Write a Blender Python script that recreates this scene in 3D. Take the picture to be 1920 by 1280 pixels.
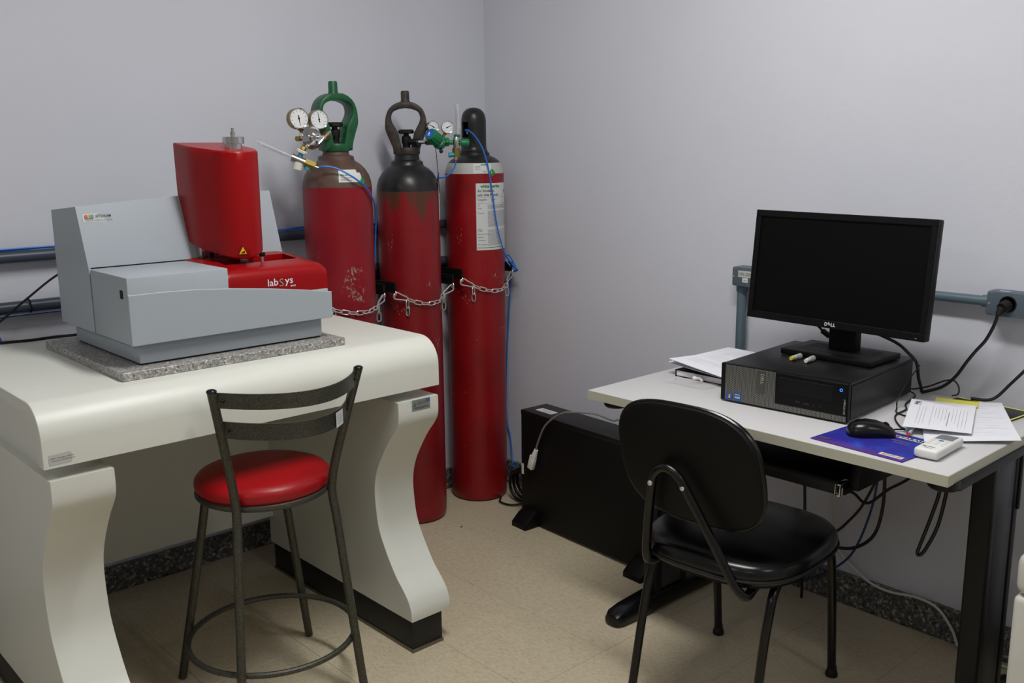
import bpy, bmesh, math, random
from mathutils import Vector, Matrix, Quaternion
random.seed(7)
for o in list(bpy.data.objects): bpy.data.objects.remove(o)
scene = bpy.context.scene
COL = scene.collection
R = math.radians
V = Vector

# ------------------------------------------------------------------ camera
def make_camera():
    yaw, pit, rol = R(42.53822), R(11.45055), R(-0.56248)
    fwd = V((math.sin(yaw)*math.cos(pit), math.cos(yaw)*math.cos(pit), -math.sin(pit)))
    rt = V((math.cos(yaw), -math.sin(yaw), 0)); up = rt.cross(fwd)
    r2 = rt*math.cos(rol)+up*math.sin(rol); u2 = -rt*math.sin(rol)+up*math.cos(rol)
    cam = bpy.data.cameras.new('camera'); cam.sensor_width = 36; cam.lens = 1811.57/1920*36
    cam.clip_start = .05
    o = bpy.data.objects.new('camera', cam); COL.objects.link(o)
    m = Matrix((r2, u2, -fwd)).transposed().to_4x4(); m.translation = (0, 0, 1.415)
    o.matrix_world = m; scene.camera = o
make_camera()

# ------------------------------------------------------------------ light
CEIL = 2.80
scene.view_settings.view_transform = 'Standard'; scene.view_settings.look = 'None'
scene.view_settings.gamma = 1; scene.view_settings.use_curve_mapping = False
scene.view_settings.exposure = 0.0
w = bpy.data.worlds.new('world'); scene.world = w; w.use_nodes = True
w.node_tree.nodes['Background'].inputs[0].default_value = (.9, .95, 1, 1)
w.node_tree.nodes['Background'].inputs[1].default_value = .02
# fluorescent ceiling fixtures (x, y, watts); the tubes run along y
FIXTURES = [(1.34, 1.2, 37), (1.34, -1.3, 9), (-1.6, 1.2, 13), (-1.6, -1.3, 6)]
for fx, fy, e in FIXTURES:
    a = bpy.data.lights.new('fluorescent_light', 'AREA'); a.shape = 'RECTANGLE'; a.size = .22; a.size_y = 1.15
    a.energy = e; a.color = (1.0, .995, .98)
    o = bpy.data.objects.new('fluorescent_light', a); COL.objects.link(o); o.location = (fx, fy, CEIL-.085)

# ------------------------------------------------------------------ materials
def lin(c):
    f = lambda v: v/12.92 if v <= .04045 else ((v+.055)/1.055)**2.4
    return tuple(f(x/255) for x in c)+(1,)
MATS = {}
def mat(name, rgb, rough=.5, metal=0, bump=None, var=None, spec=.5, coat=0, trans=0, emit=None, alpha=1, ior=1.45):
    m = bpy.data.materials.new(name); m.use_nodes = True; nt = m.node_tree; b = nt.nodes['Principled BSDF']
    b.inputs['Base Color'].default_value = lin(rgb); b.inputs['Roughness'].default_value = rough
    b.inputs['Metallic'].default_value = metal; b.inputs['Specular IOR Level'].default_value = spec
    b.inputs['Coat Weight'].default_value = coat; b.inputs['Transmission Weight'].default_value = trans
    b.inputs['Alpha'].default_value = alpha; b.inputs['IOR'].default_value = ior
    if emit:
        b.inputs['Emission Color'].default_value = lin(emit[0]); b.inputs['Emission Strength'].default_value = emit[1]
    tc = nt.nodes.new('ShaderNodeTexCoord')
    if bump:
        n = nt.nodes.new('ShaderNodeTexNoise'); n.inputs['Scale'].default_value = bump[0]; n.inputs['Detail'].default_value = 3
        bp = nt.nodes.new('ShaderNodeBump'); bp.inputs['Strength'].default_value = bump[1]; bp.inputs['Distance'].default_value = .002
        nt.links.new(tc.outputs['Object'], n.inputs['Vector']); nt.links.new(n.outputs['Fac'], bp.inputs['Height'])
        nt.links.new(bp.outputs['Normal'], b.inputs['Normal'])
    if var:
        n = nt.nodes.new('ShaderNodeTexNoise'); n.inputs['Scale'].default_value = var[0]; n.inputs['Detail'].default_value = 4
        rp = nt.nodes.new('ShaderNodeValToRGB'); k = var[1]
        rp.color_ramp.elements[0].position = .3; rp.color_ramp.elements[1].position = .7
        rp.color_ramp.elements[0].color = lin([max(0, c*(1-k)) for c in rgb]); rp.color_ramp.elements[1].color = lin([min(255, c*(1+k)) for c in rgb])
        nt.links.new(tc.outputs['Object'], n.inputs['Vector']); nt.links.new(n.outputs['Fac'], rp.inputs['Fac'])
        nt.links.new(rp.outputs['Color'], b.inputs['Base Color'])
    MATS[name] = m
    return m
def nodes(m): return m.node_tree.nodes, m.node_tree.links, m.node_tree.nodes['Principled BSDF']
def ramp(nt, stops, interp='LINEAR'):
    r = nt.nodes.new('ShaderNodeValToRGB'); cr = r.color_ramp; cr.interpolation = interp
    while len(cr.elements) < len(stops): cr.elements.new(.5)
    for e, (p, c) in zip(cr.elements, stops): e.position = p; e.color = lin(c)
    return r
def granite_mat(name, lo, mid, hi, scale):
    m = mat(name, mid, .35); N, L, b = nodes(m); nt = m.node_tree
    tc = N.new('ShaderNodeTexCoord'); n = N.new('ShaderNodeTexNoise'); n.inputs['Scale'].default_value = scale
    n.inputs['Detail'].default_value = 6; n.inputs['Roughness'].default_value = .75
    v = N.new('ShaderNodeTexVoronoi'); v.inputs['Scale'].default_value = scale*1.6
    mx = N.new('ShaderNodeMix'); mx.data_type = 'FLOAT'; mx.inputs[0].default_value = .18
    sep = N.new('ShaderNodeSeparateColor'); L.new(tc.outputs['Object'], n.inputs['Vector']); L.new(tc.outputs['Object'], v.inputs['Vector'])
    L.new(v.outputs['Color'], sep.inputs[0]); L.new(n.outputs['Fac'], mx.inputs[2]); L.new(sep.outputs[0], mx.inputs[3])
    r = ramp(nt, [(.36, lo), (.44, mid), (.54, mid), (.62, hi)]); L.new(mx.outputs[0], r.inputs['Fac']); L.new(r.outputs['Color'], b.inputs['Base Color'])
    return m
M = MATS
mat('wall_paint', (208, 210, 219), .75, bump=(220, .12), var=(1.3, .012))
mat('ceiling_paint', (225, 226, 226), .9)
granite_mat('granite_dark', (40, 40, 40), (88, 88, 86), (168, 168, 164), 75)
granite_mat('granite_slab', (46, 45, 46), (146, 143, 140), (212, 208, 203), 140)
def vinyl():
    m = mat('vinyl_tile', (186, 176, 152), .42, bump=(60, .05)); N, L, b = nodes(m); nt = m.node_tree
    tc = N.new('ShaderNodeTexCoord'); mp = N.new('ShaderNodeMapping'); mp.inputs['Scale'].default_value = (1, .45, 1)
    mp.inputs['Rotation'].default_value = (0, 0, .5)
    n = N.new('ShaderNodeTexNoise'); n.inputs['Scale'].default_value = 150; n.inputs['Detail'].default_value = 5; n.inputs['Roughness'].default_value = .7
    oi = N.new('ShaderNodeObjectInfo'); va = N.new('ShaderNodeVectorMath'); va.operation = 'ADD'
    L.new(tc.outputs['Object'], va.inputs[0]); L.new(oi.outputs['Random'], va.inputs[1])
    L.new(va.outputs[0], mp.inputs['Vector']); L.new(mp.outputs[0], n.inputs['Vector'])
    r = ramp(nt, [(.27, (138, 119, 90)), (.36, (184, 170, 142)), (.55, (197, 185, 159)), (.75, (207, 197, 173))])
    L.new(n.outputs['Fac'], r.inputs['Fac']); L.new(r.outputs['Color'], b.inputs['Base Color'])
vinyl()
mat('laminate_cream', (216, 217, 208), .38, bump=(300, .03))
mat('laminate_white', (202, 200, 201), .42)
mat('edge_band', (182, 180, 163), .5)
mat('black_plastic', (8, 8, 8), .48, spec=.25)
mat('black_matte', (8, 8, 8), .6, spec=.3)
mat('black_gloss', (8, 8, 9), .25)
mat('screen_black', (4, 5, 5), .5, spec=.15)
mat('plinth_black', (22, 22, 20), .5)
mat('metal_trim', (120, 114, 100), .4, .8)
mat('instrument_grey', (163, 171, 178), .5, bump=(350, .05))
mat('instrument_red', (146, 2, 7), .34, spec=.35)
mat('steel', (200, 198, 192), .22, 1)
mat('chrome', (215, 215, 215), .08, 1)
mat('zinc', (222, 222, 218), .32, .75)
mat('brass', (150, 124, 56), .42, .7)
mat('brass_dark', (122, 106, 50), .45, .6)
mat('vinyl_red', (165, 10, 20), .38, bump=(500, .03))
mat('hammertone', (72, 71, 63), .38, .55, bump=(420, .5), var=(420, .35))
mat('guard_green', (20, 84, 48), .4, var=(40, .12))
mat('guard_brown', (52, 44, 38), .55, var=(50, .35))
mat('cap_black', (30, 30, 31), .35)
mat('shoulder_brown', (88, 66, 56), .45, var=(30, .15))
mat('valve_dark', (50, 48, 45), .4, .6)
mat('white_plastic', (226, 226, 222), .4)
mat('white_paper', (232, 232, 238), .8)
mat('ivory_plastic', (205, 204, 196), .45)
mat('yellow_paper', (228, 222, 90), .8)
mat('ink', (70, 70, 78), .8)
mat('ink_light', (150, 150, 158), .8)
mat('ink_faint', (176, 176, 186), .8)
mat('ink_green', (22, 140, 62), .7)
mat('ink_red', (170, 50, 50), .7)
mat('label_white', (214, 216, 214), .5)
mat('label_grey', (188, 190, 186), .55)
mat('silver_plate', (150, 150, 145), .35, .3)
mat('hose_blue', (35, 110, 205), .4)
mat('cable_blue', (20, 48, 100), .45)
mat('cable_black', (14, 14, 16), .45)
mat('cable_grey', (120, 120, 118), .5)
mat('cable_white', (200, 198, 186), .5)
mat('conduit_dark', (62, 70, 84), .4)
mat('conduit_teal', (86, 105, 114), .4)
mat('outlet_grey', (84, 96, 106), .45)
mat('green_plastic', (14, 116, 66), .4)
mat('blue_disc', (30, 90, 190), .5)
mat('teal_plastic', (40, 140, 160), .4)
mat('knob_white', (220, 216, 206), .5)
mat('clear_tube', (240, 240, 246), .08, trans=.72, ior=1.25)
mat('gauge_face', (225, 226, 226), .5)
mat('gauge_glass', (255, 255, 255), .03, trans=1, ior=1.05)
mat('desk_leg_black', (9, 9, 10), .4, spec=.35)
mat('desk_leg_grey', (56, 58, 63), .4, .2)
mat('pc_side', (22, 22, 23), .42, .2)
mat('pc_top', (14, 14, 15), .45, bump=(600, .1))
mat('logo_white', (225, 228, 230), .4)
mat('logo_silver', (185, 180, 165), .35, .5)
mat('warning_yellow', (238, 178, 20), .5)
mat('led_blue', (40, 110, 255), .4, emit=((50, 110, 255), 2.2))
mat('sticker_blue', (42, 88, 156), .4)
mat('plate_grey', (74, 72, 68), .4)
mat('sticker_orange', (220, 130, 50), .4)
mat('sticker_red', (190, 50, 50), .4)
mat('sticker_green', (70, 160, 80), .4)
mat('sticker_teal', (60, 130, 160), .4)
mat('plate_green', (80, 125, 100), .45)
mat('plate_blue', (74, 104, 140), .45)
mat('seal_pink', (190, 140, 135), .6)
mat('tin_can', (120, 120, 120), .3, .8)
mat('rubber', (10, 10, 10), .6)
mat('foam_black', (26, 26, 27), .55)
mat('fixture_white', (235, 235, 235), .5)
mat('tube_glow', (255, 255, 250), .5, emit=((255, 253, 245), 4))
mat('lcd', (112, 120, 120), .3)
mat('cable_shaft', (170, 196, 220), .5)
mat('pencil_red', (190, 70, 80), .5)
mat('vial_clear', (225, 230, 225), .1, trans=.6)
mat('vial_yellow', (214, 190, 90), .4)
mat('bag_clear', (235, 235, 235), .2, alpha=.25)

def cylinder_red(name, base, chips, dirt):
    m = mat(name, base, .38, bump=(25, .05)); N, L, b = nodes(m); nt = m.node_tree
    tc = N.new('ShaderNodeTexCoord'); sep = N.new('ShaderNodeSeparateXYZ'); L.new(tc.outputs['Object'], sep.inputs[0])
    big = N.new('ShaderNodeTexNoise'); big.inputs['Scale'].default_value = 5; big.inputs['Detail'].default_value = 5
    L.new(tc.outputs['Object'], big.inputs['Vector'])
    r0 = ramp(nt, [(.3, [c*.86 for c in base]), (.7, [min(255, c*1.08) for c in base])]); L.new(big.outputs['Fac'], r0.inputs['Fac'])
    col = r0.outputs['Color']
    if dirt:      # rusty dirt running down from the shoulder
        mp = N.new('ShaderNodeMapping'); mp.inputs['Scale'].default_value = (26, 26, 3.5); L.new(tc.outputs['Object'], mp.inputs['Vector'])
        n2 = N.new('ShaderNodeTexNoise'); n2.inputs['Scale'].default_value = 1; n2.inputs['Detail'].default_value = 4; L.new(mp.outputs[0], n2.inputs['Vector'])
        mr = N.new('ShaderNodeMapRange'); mr.inputs[1].default_value = 1.10; mr.inputs[2].default_value = 1.26; mr.inputs[3].default_value = -.20; mr.inputs[4].default_value = .22
        L.new(sep.outputs[2], mr.inputs[0]); ad = N.new('ShaderNodeMath'); ad.operation = 'ADD'; L.new(mr.outputs[0], ad.inputs[0]); L.new(n2.outputs['Fac'], ad.inputs[1])
        rr = ramp(nt, [(.56, (0, 0, 0)), (.68, (255, 255, 255))]); L.new(ad.outputs[0], rr.inputs['Fac'])
        mx = N.new('ShaderNodeMix'); mx.data_type = 'RGBA'; L.new(rr.outputs['Color'], mx.inputs[0]); L.new(col, mx.inputs[6]); mx.inputs[7].default_value = lin((84, 52, 36)); col = mx.outputs[2]
    # scuffs through the paint
    mp = N.new('ShaderNodeMapping'); mp.inputs['Scale'].default_value = (110, 110, 60); L.new(tc.outputs['Object'], mp.inputs['Vector'])
    n3 = N.new('ShaderNodeTexNoise'); n3.inputs['Scale'].default_value = 1; n3.inputs['Detail'].default_value = 6; n3.inputs['Roughness'].default_value = .7; L.new(mp.outputs[0], n3.inputs['Vector'])
    n4 = N.new('ShaderNodeTexNoise'); n4.inputs['Scale'].default_value = 7; n4.inputs['Detail'].default_value = 2; L.new(tc.outputs['Object'], n4.inputs['Vector'])
    add = N.new('ShaderNodeMath'); add.operation = 'MULTIPLY'; L.new(n3.outputs['Fac'], add.inputs[0]); L.new(n4.outputs['Fac'], add.inputs[1])
    src = add.outputs[0]
    if chips:     # a worn patch on the side of the drum that faces the room
        geo = N.new('ShaderNodeVectorMath'); geo.operation = 'DISTANCE'
        ms = N.new('ShaderNodeMapping'); ms.inputs['Scale'].default_value = (1.6, 1.6, .42); L.new(tc.outputs['Object'], ms.inputs['Vector'])
        L.new(ms.outputs[0], geo.inputs[0]); geo.inputs[1].default_value = (chips[0]*1.6, chips[1]*1.6, chips[2]*.42)
        mr = N.new('ShaderNodeMapRange'); mr.inputs[1].default_value = .015; mr.inputs[2].default_value = .1; mr.inputs[3].default_value = .115; mr.inputs[4].default_value = -.02
        L.new(geo.outputs[1], mr.inputs[0]); a2 = N.new('ShaderNodeMath'); a2.operation = 'ADD'; L.new(src, a2.inputs[0]); L.new(mr.outputs[0], a2.inputs[1]); src = a2.outputs[0]
    rc = ramp(nt, [(.405, (0, 0, 0)), (.43, (255, 255, 255))]); L.new(src, rc.inputs['Fac'])
    mx = N.new('ShaderNodeMix'); mx.data_type = 'RGBA'; L.new(rc.outputs['Color'], mx.inputs[0]); L.new(col, mx.inputs[6]); mx.inputs[7].default_value = lin((150, 130, 122)); col = mx.outputs[2]
    L.new(col, b.inputs['Base Color'])
cylinder_red('cylinder_red_worn', (132, 14, 26), (-.020, -.1125, 1.045), False)
cylinder_red('cylinder_red_rust', (132, 20, 26), None, True)
cylinder_red('cylinder_red_clean', (140, 14, 20), None, False)
def grille():
    m = mat('pc_grille', (120, 118, 114), .4, .5); N, L, b = nodes(m); nt = m.node_tree
    tc = N.new('ShaderNodeTexCoord'); sp = N.new('ShaderNodeSeparateXYZ'); cb = N.new('ShaderNodeCombineXYZ')
    L.new(tc.outputs['Object'], sp.inputs[0]); L.new(sp.outputs[2], cb.inputs[0]); L.new(sp.outputs[1], cb.inputs[1])
    br = N.new('ShaderNodeTexBrick'); br.inputs['Scale'].default_value = 1; br.inputs['Brick Width'].default_value = .0062; br.inputs['Row Height'].default_value = .0036
    br.inputs['Mortar Size'].default_value = .0009; br.inputs['Mortar Smooth'].default_value = .1
    br.inputs['Color1'].default_value = br.inputs['Color2'].default_value = lin((8, 8, 8)); br.inputs['Mortar'].default_value = lin((132, 130, 124))
    L.new(cb.outputs[0], br.inputs['Vector']); L.new(br.outputs['Color'], b.inputs['Base Color'])
grille()
def padprint():
    m = mat('mousepad_print', (40, 40, 170), .55); N, L, b = nodes(m); nt = m.node_tree
    tc = N.new('ShaderNodeTexCoord'); n = N.new('ShaderNodeTexNoise'); n.inputs['Scale'].default_value = 9; n.inputs['Detail'].default_value = 3; n.inputs['Distortion'].default_value = 1.2
    L.new(tc.outputs['Object'], n.inputs['Vector'])
    r = ramp(nt, [(.3, (48, 24, 120)), (.48, (34, 34, 142)), (.62, (26, 62, 165)), (.78, (40, 130, 200))]); L.new(n.outputs['Fac'], r.inputs['Fac']); sp = N.new('ShaderNodeSeparateXYZ'); L.new(tc.outputs['Object'], sp.inputs[0])
    mr = N.new('ShaderNodeMapRange'); mr.inputs[1].default_value = -.095; mr.inputs[2].default_value = -.055; mr.inputs[3].default_value = .85; mr.inputs[4].default_value = 0; L.new(sp.outputs[0], mr.inputs[0])
    mx = N.new('ShaderNodeMix'); mx.data_type = 'RGBA'; L.new(mr.outputs[0], mx.inputs[0]); L.new(r.outputs['Color'], mx.inputs[6]); mx.inputs[7].default_value = lin((88, 42, 128)); L.new(mx.outputs[2], b.inputs['Base Color'])
padprint()

# ------------------------------------------------------------------ mesh helpers
def catmull(pts, k=6, closed=False):
    pts = [V(p) for p in pts]; n = len(pts)
    if n < 3: return pts
    out = []
    segs = n if closed else n-1
    for i in range(segs):
        p = lambda j: pts[j % n] if closed else pts[max(0, min(n-1, j))]
        p0, p1, p2, p3 = p(i-1), p(i), p(i+1), p(i+2)
        for s in range(k):
            t = s/k
            out.append(.5*((2*p1)+(p2-p0)*t+(2*p0-5*p1+4*p2-p3)*t*t+(3*p1-p0-3*p2+p3)*t**3))
    if not closed: out.append(pts[-1])
    return out
def frame(axis):
    z = V(axis).normalized(); a = V((0, 0, 1)) if abs(z.z) < .9 else V((1, 0, 0))
    x = a.cross(z).normalized(); return x, z.cross(x), z
class B:
    def __init__(s): s.bm = bmesh.new()
    def face(s, vs):
        try: return s.bm.faces.new(vs)
        except ValueError: return None
    def box(s, lo, hi, bev=0, seg=2, mtx=None, taper=None):
        lo, hi = V(lo), V(hi); b = bmesh.new(); bmesh.ops.create_cube(b, size=1)
        for v in b.verts: v.co = V([lo[i]+(v.co[i]+.5)*(hi[i]-lo[i]) for i in range(3)])
        if bev: bmesh.ops.bevel(b, geom=list(b.edges), offset=bev, segments=seg, profile=.5, affect='EDGES')
        if mtx: bmesh.ops.transform(b, matrix=mtx, verts=b.verts)
        s.merge(b); return s
    def merge(s, b):
        me = bpy.data.meshes.new('t'); b.to_mesh(me); b.free(); s.bm.from_mesh(me); bpy.data.meshes.remove(me)
    def ring(s, c, x, y, r, n, r2=None):
        return [s.bm.verts.new(c+x*(r*math.cos(2*math.pi*i/n))+y*((r2 or r)*math.sin(2*math.pi*i/n))) for i in range(n)]
    def bridge(s, a, b):
        n = len(a)
        for i in range(n): s.face((a[i], a[(i+1) % n], b[(i+1) % n], b[i]))
    def cyl(s, p0, p1, r, r2=None, n=16, cap=True):
        p0, p1 = V(p0), V(p1); x, y, z = frame(p1-p0); a = s.ring(p0, x, y, r, n); b = s.ring(p1, x, y, r if r2 is None else r2, n)
        s.bridge(a, b)
        if cap: s.face(a[::-1]); s.face(b)
        return s
    def lathe(s, prof, c=(0, 0, 0), axis=(0, 0, 1), n=28):
        c = V(c); x, y, z = frame(axis); prev = None
        if V(axis).z > .99: x, y = V((1, 0, 0)), V((0, 1, 0))
        for r, h in prof:
            cur = [s.bm.verts.new(c+z*h)] if r < 1e-6 else s.ring(c+z*h, x, y, r, n)
            if prev:
                if len(prev) == 1 and len(cur) > 1:
                    for i in range(n): s.face((prev[0], cur[(i+1) % n], cur[i]))
                elif len(cur) == 1 and len(prev) > 1:
                    for i in range(n): s.face((prev[i], prev[(i+1) % n], cur[0]))
                elif len(cur) > 1: s.bridge(prev, cur)
            else: first = cur
            prev = cur
        if len(first) > 1: s.face(first[::-1])
        if len(prev) > 1: s.face(prev)
        return s
    def tube(s, pts, r, n=8, closed=False, smooth=0, cap=True, flat=None):
        if smooth: pts = catmull(pts, smooth, closed)
        pts = [V(p) for p in pts]; N = len(pts); rings = []; x = None
        for i, p in enumerate(pts):
            if closed: t = pts[(i+1) % N]-pts[i-1]
            else: t = pts[min(N-1, i+1)]-pts[max(0, i-1)]
            t.normalize()
            if x is None: x, y, _ = frame(t)
            else:
                x = (x-t*x.dot(t)).normalized(); y = t.cross(x)
            rr = r[i] if isinstance(r, (list, tuple)) else r
            rings.append(s.ring(p, x, y, rr, n, None if flat is None else flat))
        for i in range(N-1): s.bridge(rings[i], rings[i+1])
        if closed:
            # match the closing ring by the smallest twist
            a, b = rings[-1], rings[0]; k = min(range(n), key=lambda k: sum((a[i].co-b[(i+k) % n].co).length for i in range(n)))
            s.bridge(a, b[k:]+b[:k])
        elif cap: s.face(rings[0][::-1]); s.face(rings[-1])
        return s
    def prism(s, pts, off, bev=0, seg=2):
        off = V(off); b = bmesh.new()
        a = [b.verts.new(V(p)) for p in pts]; c = [b.verts.new(V(p)+off) for p in pts]; n = len(a)
        f1 = b.faces.new(a); f2 = b.faces.new(c[::-1])
        for i in range(n): b.faces.new((a[i], c[i], c[(i+1) % n], a[(i+1) % n]))
        bmesh.ops.recalc_face_normals(b, faces=b.faces)
        if bev: bmesh.ops.bevel(b, geom=list(set(f1.edges) | set(f2.edges)), offset=bev, segments=seg, profile=.5, affect='EDGES')
        bmesh.ops.triangulate(b, faces=[f for f in b.faces if len(f.verts) > 4])
        s.merge(b); return s
    def loft(s, rings, cap=True):
        rs = [[s.bm.verts.new(V(p)) for p in r] for r in rings]
        for a, b in zip(rs, rs[1:]): s.bridge(a, b)
        if cap: s.face(rs[0][::-1]); s.face(rs[-1])
        return s
    def grid(s, rows, thick=None):
        """sheet from rows of points, given thickness along its normal"""
        b = bmesh.new(); vs = [[b.verts.new(V(p)) for p in r] for r in rows]
        for i in range(len(vs)-1):
            for j in range(len(vs[0])-1): b.faces.new((vs[i][j], vs[i][j+1], vs[i+1][j+1], vs[i+1][j]))
        if thick:
            bmesh.ops.recalc_face_normals(b, faces=b.faces)
            bmesh.ops.solidify(b, geom=list(b.faces), thickness=thick)
        s.merge(b); return s
    def sphere(s, c, r, sc=(1, 1, 1), u=16, v=10):
        m = Matrix.Translation(V(c)) @ Matrix.Diagonal((r*sc[0], r*sc[1], r*sc[2], 1))
        bmesh.ops.create_uvsphere(s.bm, u_segments=u, v_segments=v, radius=1, matrix=m); return s
    def mesh(s, name, smooth=True):
        bmesh.ops.recalc_face_normals(s.bm, faces=s.bm.faces)
        if smooth:
            for f in s.bm.faces: f.smooth = True
            for e in s.bm.edges:
                if len(e.link_faces) == 2 and e.calc_face_angle(0) > .6: e.smooth = False
        me = bpy.data.meshes.new(name); s.bm.to_mesh(me); s.bm.free(); return me
WM = {}
def tag(o, label=None, cat=None, group=None, kind=None):
    for k, v in (('label', label), ('category', cat), ('group', group), ('kind', kind)):
        if v: o[k] = v
    return o
def thing(name, label, cat, loc=(0, 0, 0), rz=0, group=None):
    o = bpy.data.objects.new(name, None); COL.objects.link(o); o.empty_display_size = .05
    m = Matrix.Translation(V(loc)) @ Matrix.Rotation(rz, 4, 'Z'); o.matrix_world = m; WM[o] = m
    return tag(o, label, cat, group)
def part(name, b, m, parent=None, label=None, local=False, smooth=True, kind=None):
    me = b.mesh(name, smooth) if isinstance(b, B) else b
    me.materials.clear(); me.materials.append(M[m])
    o = bpy.data.objects.new(name, me); COL.objects.link(o)
    if parent is not None:
        if not local: me.transform(WM[parent].inverted())
        o.parent = parent; WM[o] = WM[parent]
    else: WM[o] = Matrix.Identity(4)
    return tag(o, label, kind=kind)
def solo(name, b, m, label, cat, loc, group=None, smooth=True):
    """a thing that is one mesh, given in world coordinates, with its origin at loc"""
    me = b.mesh(name, smooth); me.materials.append(M[m]); me.transform(Matrix.Translation(-V(loc)))
    o = bpy.data.objects.new(name, me); COL.objects.link(o); o.location = loc; WM[o] = Matrix.Translation(V(loc))
    return tag(o, label, cat, group)
def copy_tree(o, parent=None):
    c = o.copy(); COL.objects.link(c); c.parent = parent
    for ch in o.children: copy_tree(ch, c)
    return c
def text_mesh(s, size, align='LEFT', bold=0):
    cu = bpy.data.curves.new('t', 'FONT'); cu.body = s; cu.size = size; cu.align_x = align; cu.resolution_u = 2; cu.offset = bold
    ob = bpy.data.objects.new('t', cu); me = bpy.data.meshes.new_from_object(ob)
    bpy.data.objects.remove(ob); bpy.data.curves.remove(cu); return me
def decal(name, fn, mtl, parent, rects=(), texts=(), polys=(), seg=1, local=False, label=None):
    """flat print laid on a surface: fn(u, v) gives the point of the surface"""
    bm = bmesh.new()
    for (u0, v0, u1, v1) in rects:
        a = [bm.verts.new(V(fn(u0+(u1-u0)*i/seg, v0))) for i in range(seg+1)]; b = [bm.verts.new(V(fn(u0+(u1-u0)*i/seg, v1))) for i in range(seg+1)]
        for i in range(seg): bm.faces.new((a[i], a[i+1], b[i+1], b[i]))
    for pl in polys: bm.faces.new([bm.verts.new(V(fn(*p))) for p in pl])
    for t in texts:
        s, u, v, h = t[:4]; me = text_mesh(s, h, t[4] if len(t) > 4 else 'LEFT', t[5] if len(t) > 5 else 0)
        sx = t[6] if len(t) > 6 else 1
        for q in me.vertices: q.co = V(fn(u+q.co.x*sx, v+q.co.y))
        bm.from_mesh(me); bpy.data.meshes.remove(me)
    me = bpy.data.meshes.new(name); bm.to_mesh(me); bm.free(); me.materials.append(M[mtl])
    o = bpy.data.objects.new(name, me); COL.objects.link(o)
    if not local: me.transform(WM[parent].inverted())
    o.parent = parent; WM[o] = WM[parent]; return tag(o, label)
def plane_fn(o, u, v):
    o, u, v = V(o), V(u), V(v); return lambda a, b: o+u*a+v*b
def cyl_fn(c, r, a0, z0, sgn=1):
    """wraps around a vertical drum: u runs along the arc from angle a0, v is height above z0"""
    return lambda u, v: V((c[0]+r*math.cos(a0+sgn*u/r), c[1]+r*math.sin(a0+sgn*u/r), z0+v))
def struct(name, b, m, parent=None):
    o = part(name, b, m, parent, smooth=False)
    if parent is None: o['kind'] = 'structure'
    return o

# ================================================================== the room
XW, YW, XL, YF = 2.67, 3.06, -3.4, -2.6
TZ0 = .893
struct('wall_right', B().box((XW, YF-.1, 0), (XW+.1, YW+.1, CEIL)), 'wall_paint')
struct('wall_back', B().box((XL-.1, YW, 0), (XW, YW+.1, CEIL)), 'wall_paint')
struct('wall_left', B().box((XL-.1, YF-.1, 0), (XL, YW, CEIL)), 'wall_paint')
struct('wall_front', B().box((XL, YF-.1, 0), (XW, YF, CEIL)), 'wall_paint')
struct('ceiling', B().box((XL-.1, YF-.1, CEIL), (XW+.1, YW+.1, CEIL+.1)), 'ceiling_paint')
struct('baseboard_right', B().box((XW-.018, YF, 0), (XW, YW-.018, .098)), 'granite_dark')
struct('baseboard_back', B().box((XL, YW-.018, 0), (XW, YW, .085)), 'granite_dark')
floor = struct('floor', B().box((XL-.1, YF-.1, -.1), (XW+.1, YW+.1, -.003)), 'vinyl_tile')
TS = .305
tile_me = B().box((-TS/2+.0004, -TS/2+.0004, -.003), (TS/2-.0004, TS/2-.0004, 0), .0007, 1).mesh('floor_tile', False); tile_me.materials.append(M['vinyl_tile'])
edge_me = {}
ix = 0
for i in range(-8, 3):
    for j in range(-8, 4):
        x0 = 1.90+i*TS; y0 = 1.995+j*TS
        x1 = min(x0+TS, XW-.018); y1 = min(y0+TS, YW-.018)
        if x1-x0 < .02 or y1-y0 < .02: continue
        if abs(x1-x0-TS) < 1e-4 and abs(y1-y0-TS) < 1e-4: me = tile_me
        else:
            k = (round(x1-x0, 3), round(y1-y0, 3))
            if k not in edge_me:
                edge_me[k] = B().box((-k[0]/2+.0004, -k[1]/2+.0004, -.003), (k[0]/2-.0004, k[1]/2-.0004, 0), .0007, 1).mesh('floor_tile', False); edge_me[k].materials.append(M['vinyl_tile'])
            me = edge_me[k]
        o = bpy.data.objects.new('floor_tile', me); COL.objects.link(o); o.parent = floor; o.location = ((x0+x1)/2, (y0+y1)/2, 0)
for k, (fx, fy, e) in enumerate(FIXTURES):
    where = ['above the floor between table and desk', 'nearest the room front on the right', 'on the far left, towards the back wall', 'on the far left, towards the front wall'][k]
    t = thing('ceiling_light', 'white twin tube fluorescent ceiling light '+where, 'ceiling light', (fx, fy, CEIL-.06), 0, 'fluorescent ceiling lights')
    part('housing', B().box((fx-.14, fy-.62, CEIL-.045), (fx+.14, fy+.62, CEIL), .008), 'fixture_white', t)
    for s in (-1, 1): part('tube', B().cyl((fx+s*.06, fy-.59, CEIL-.065), (fx+s*.06, fy+.59, CEIL-.065), .013, n=12), 'tube_glow', t)

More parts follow.
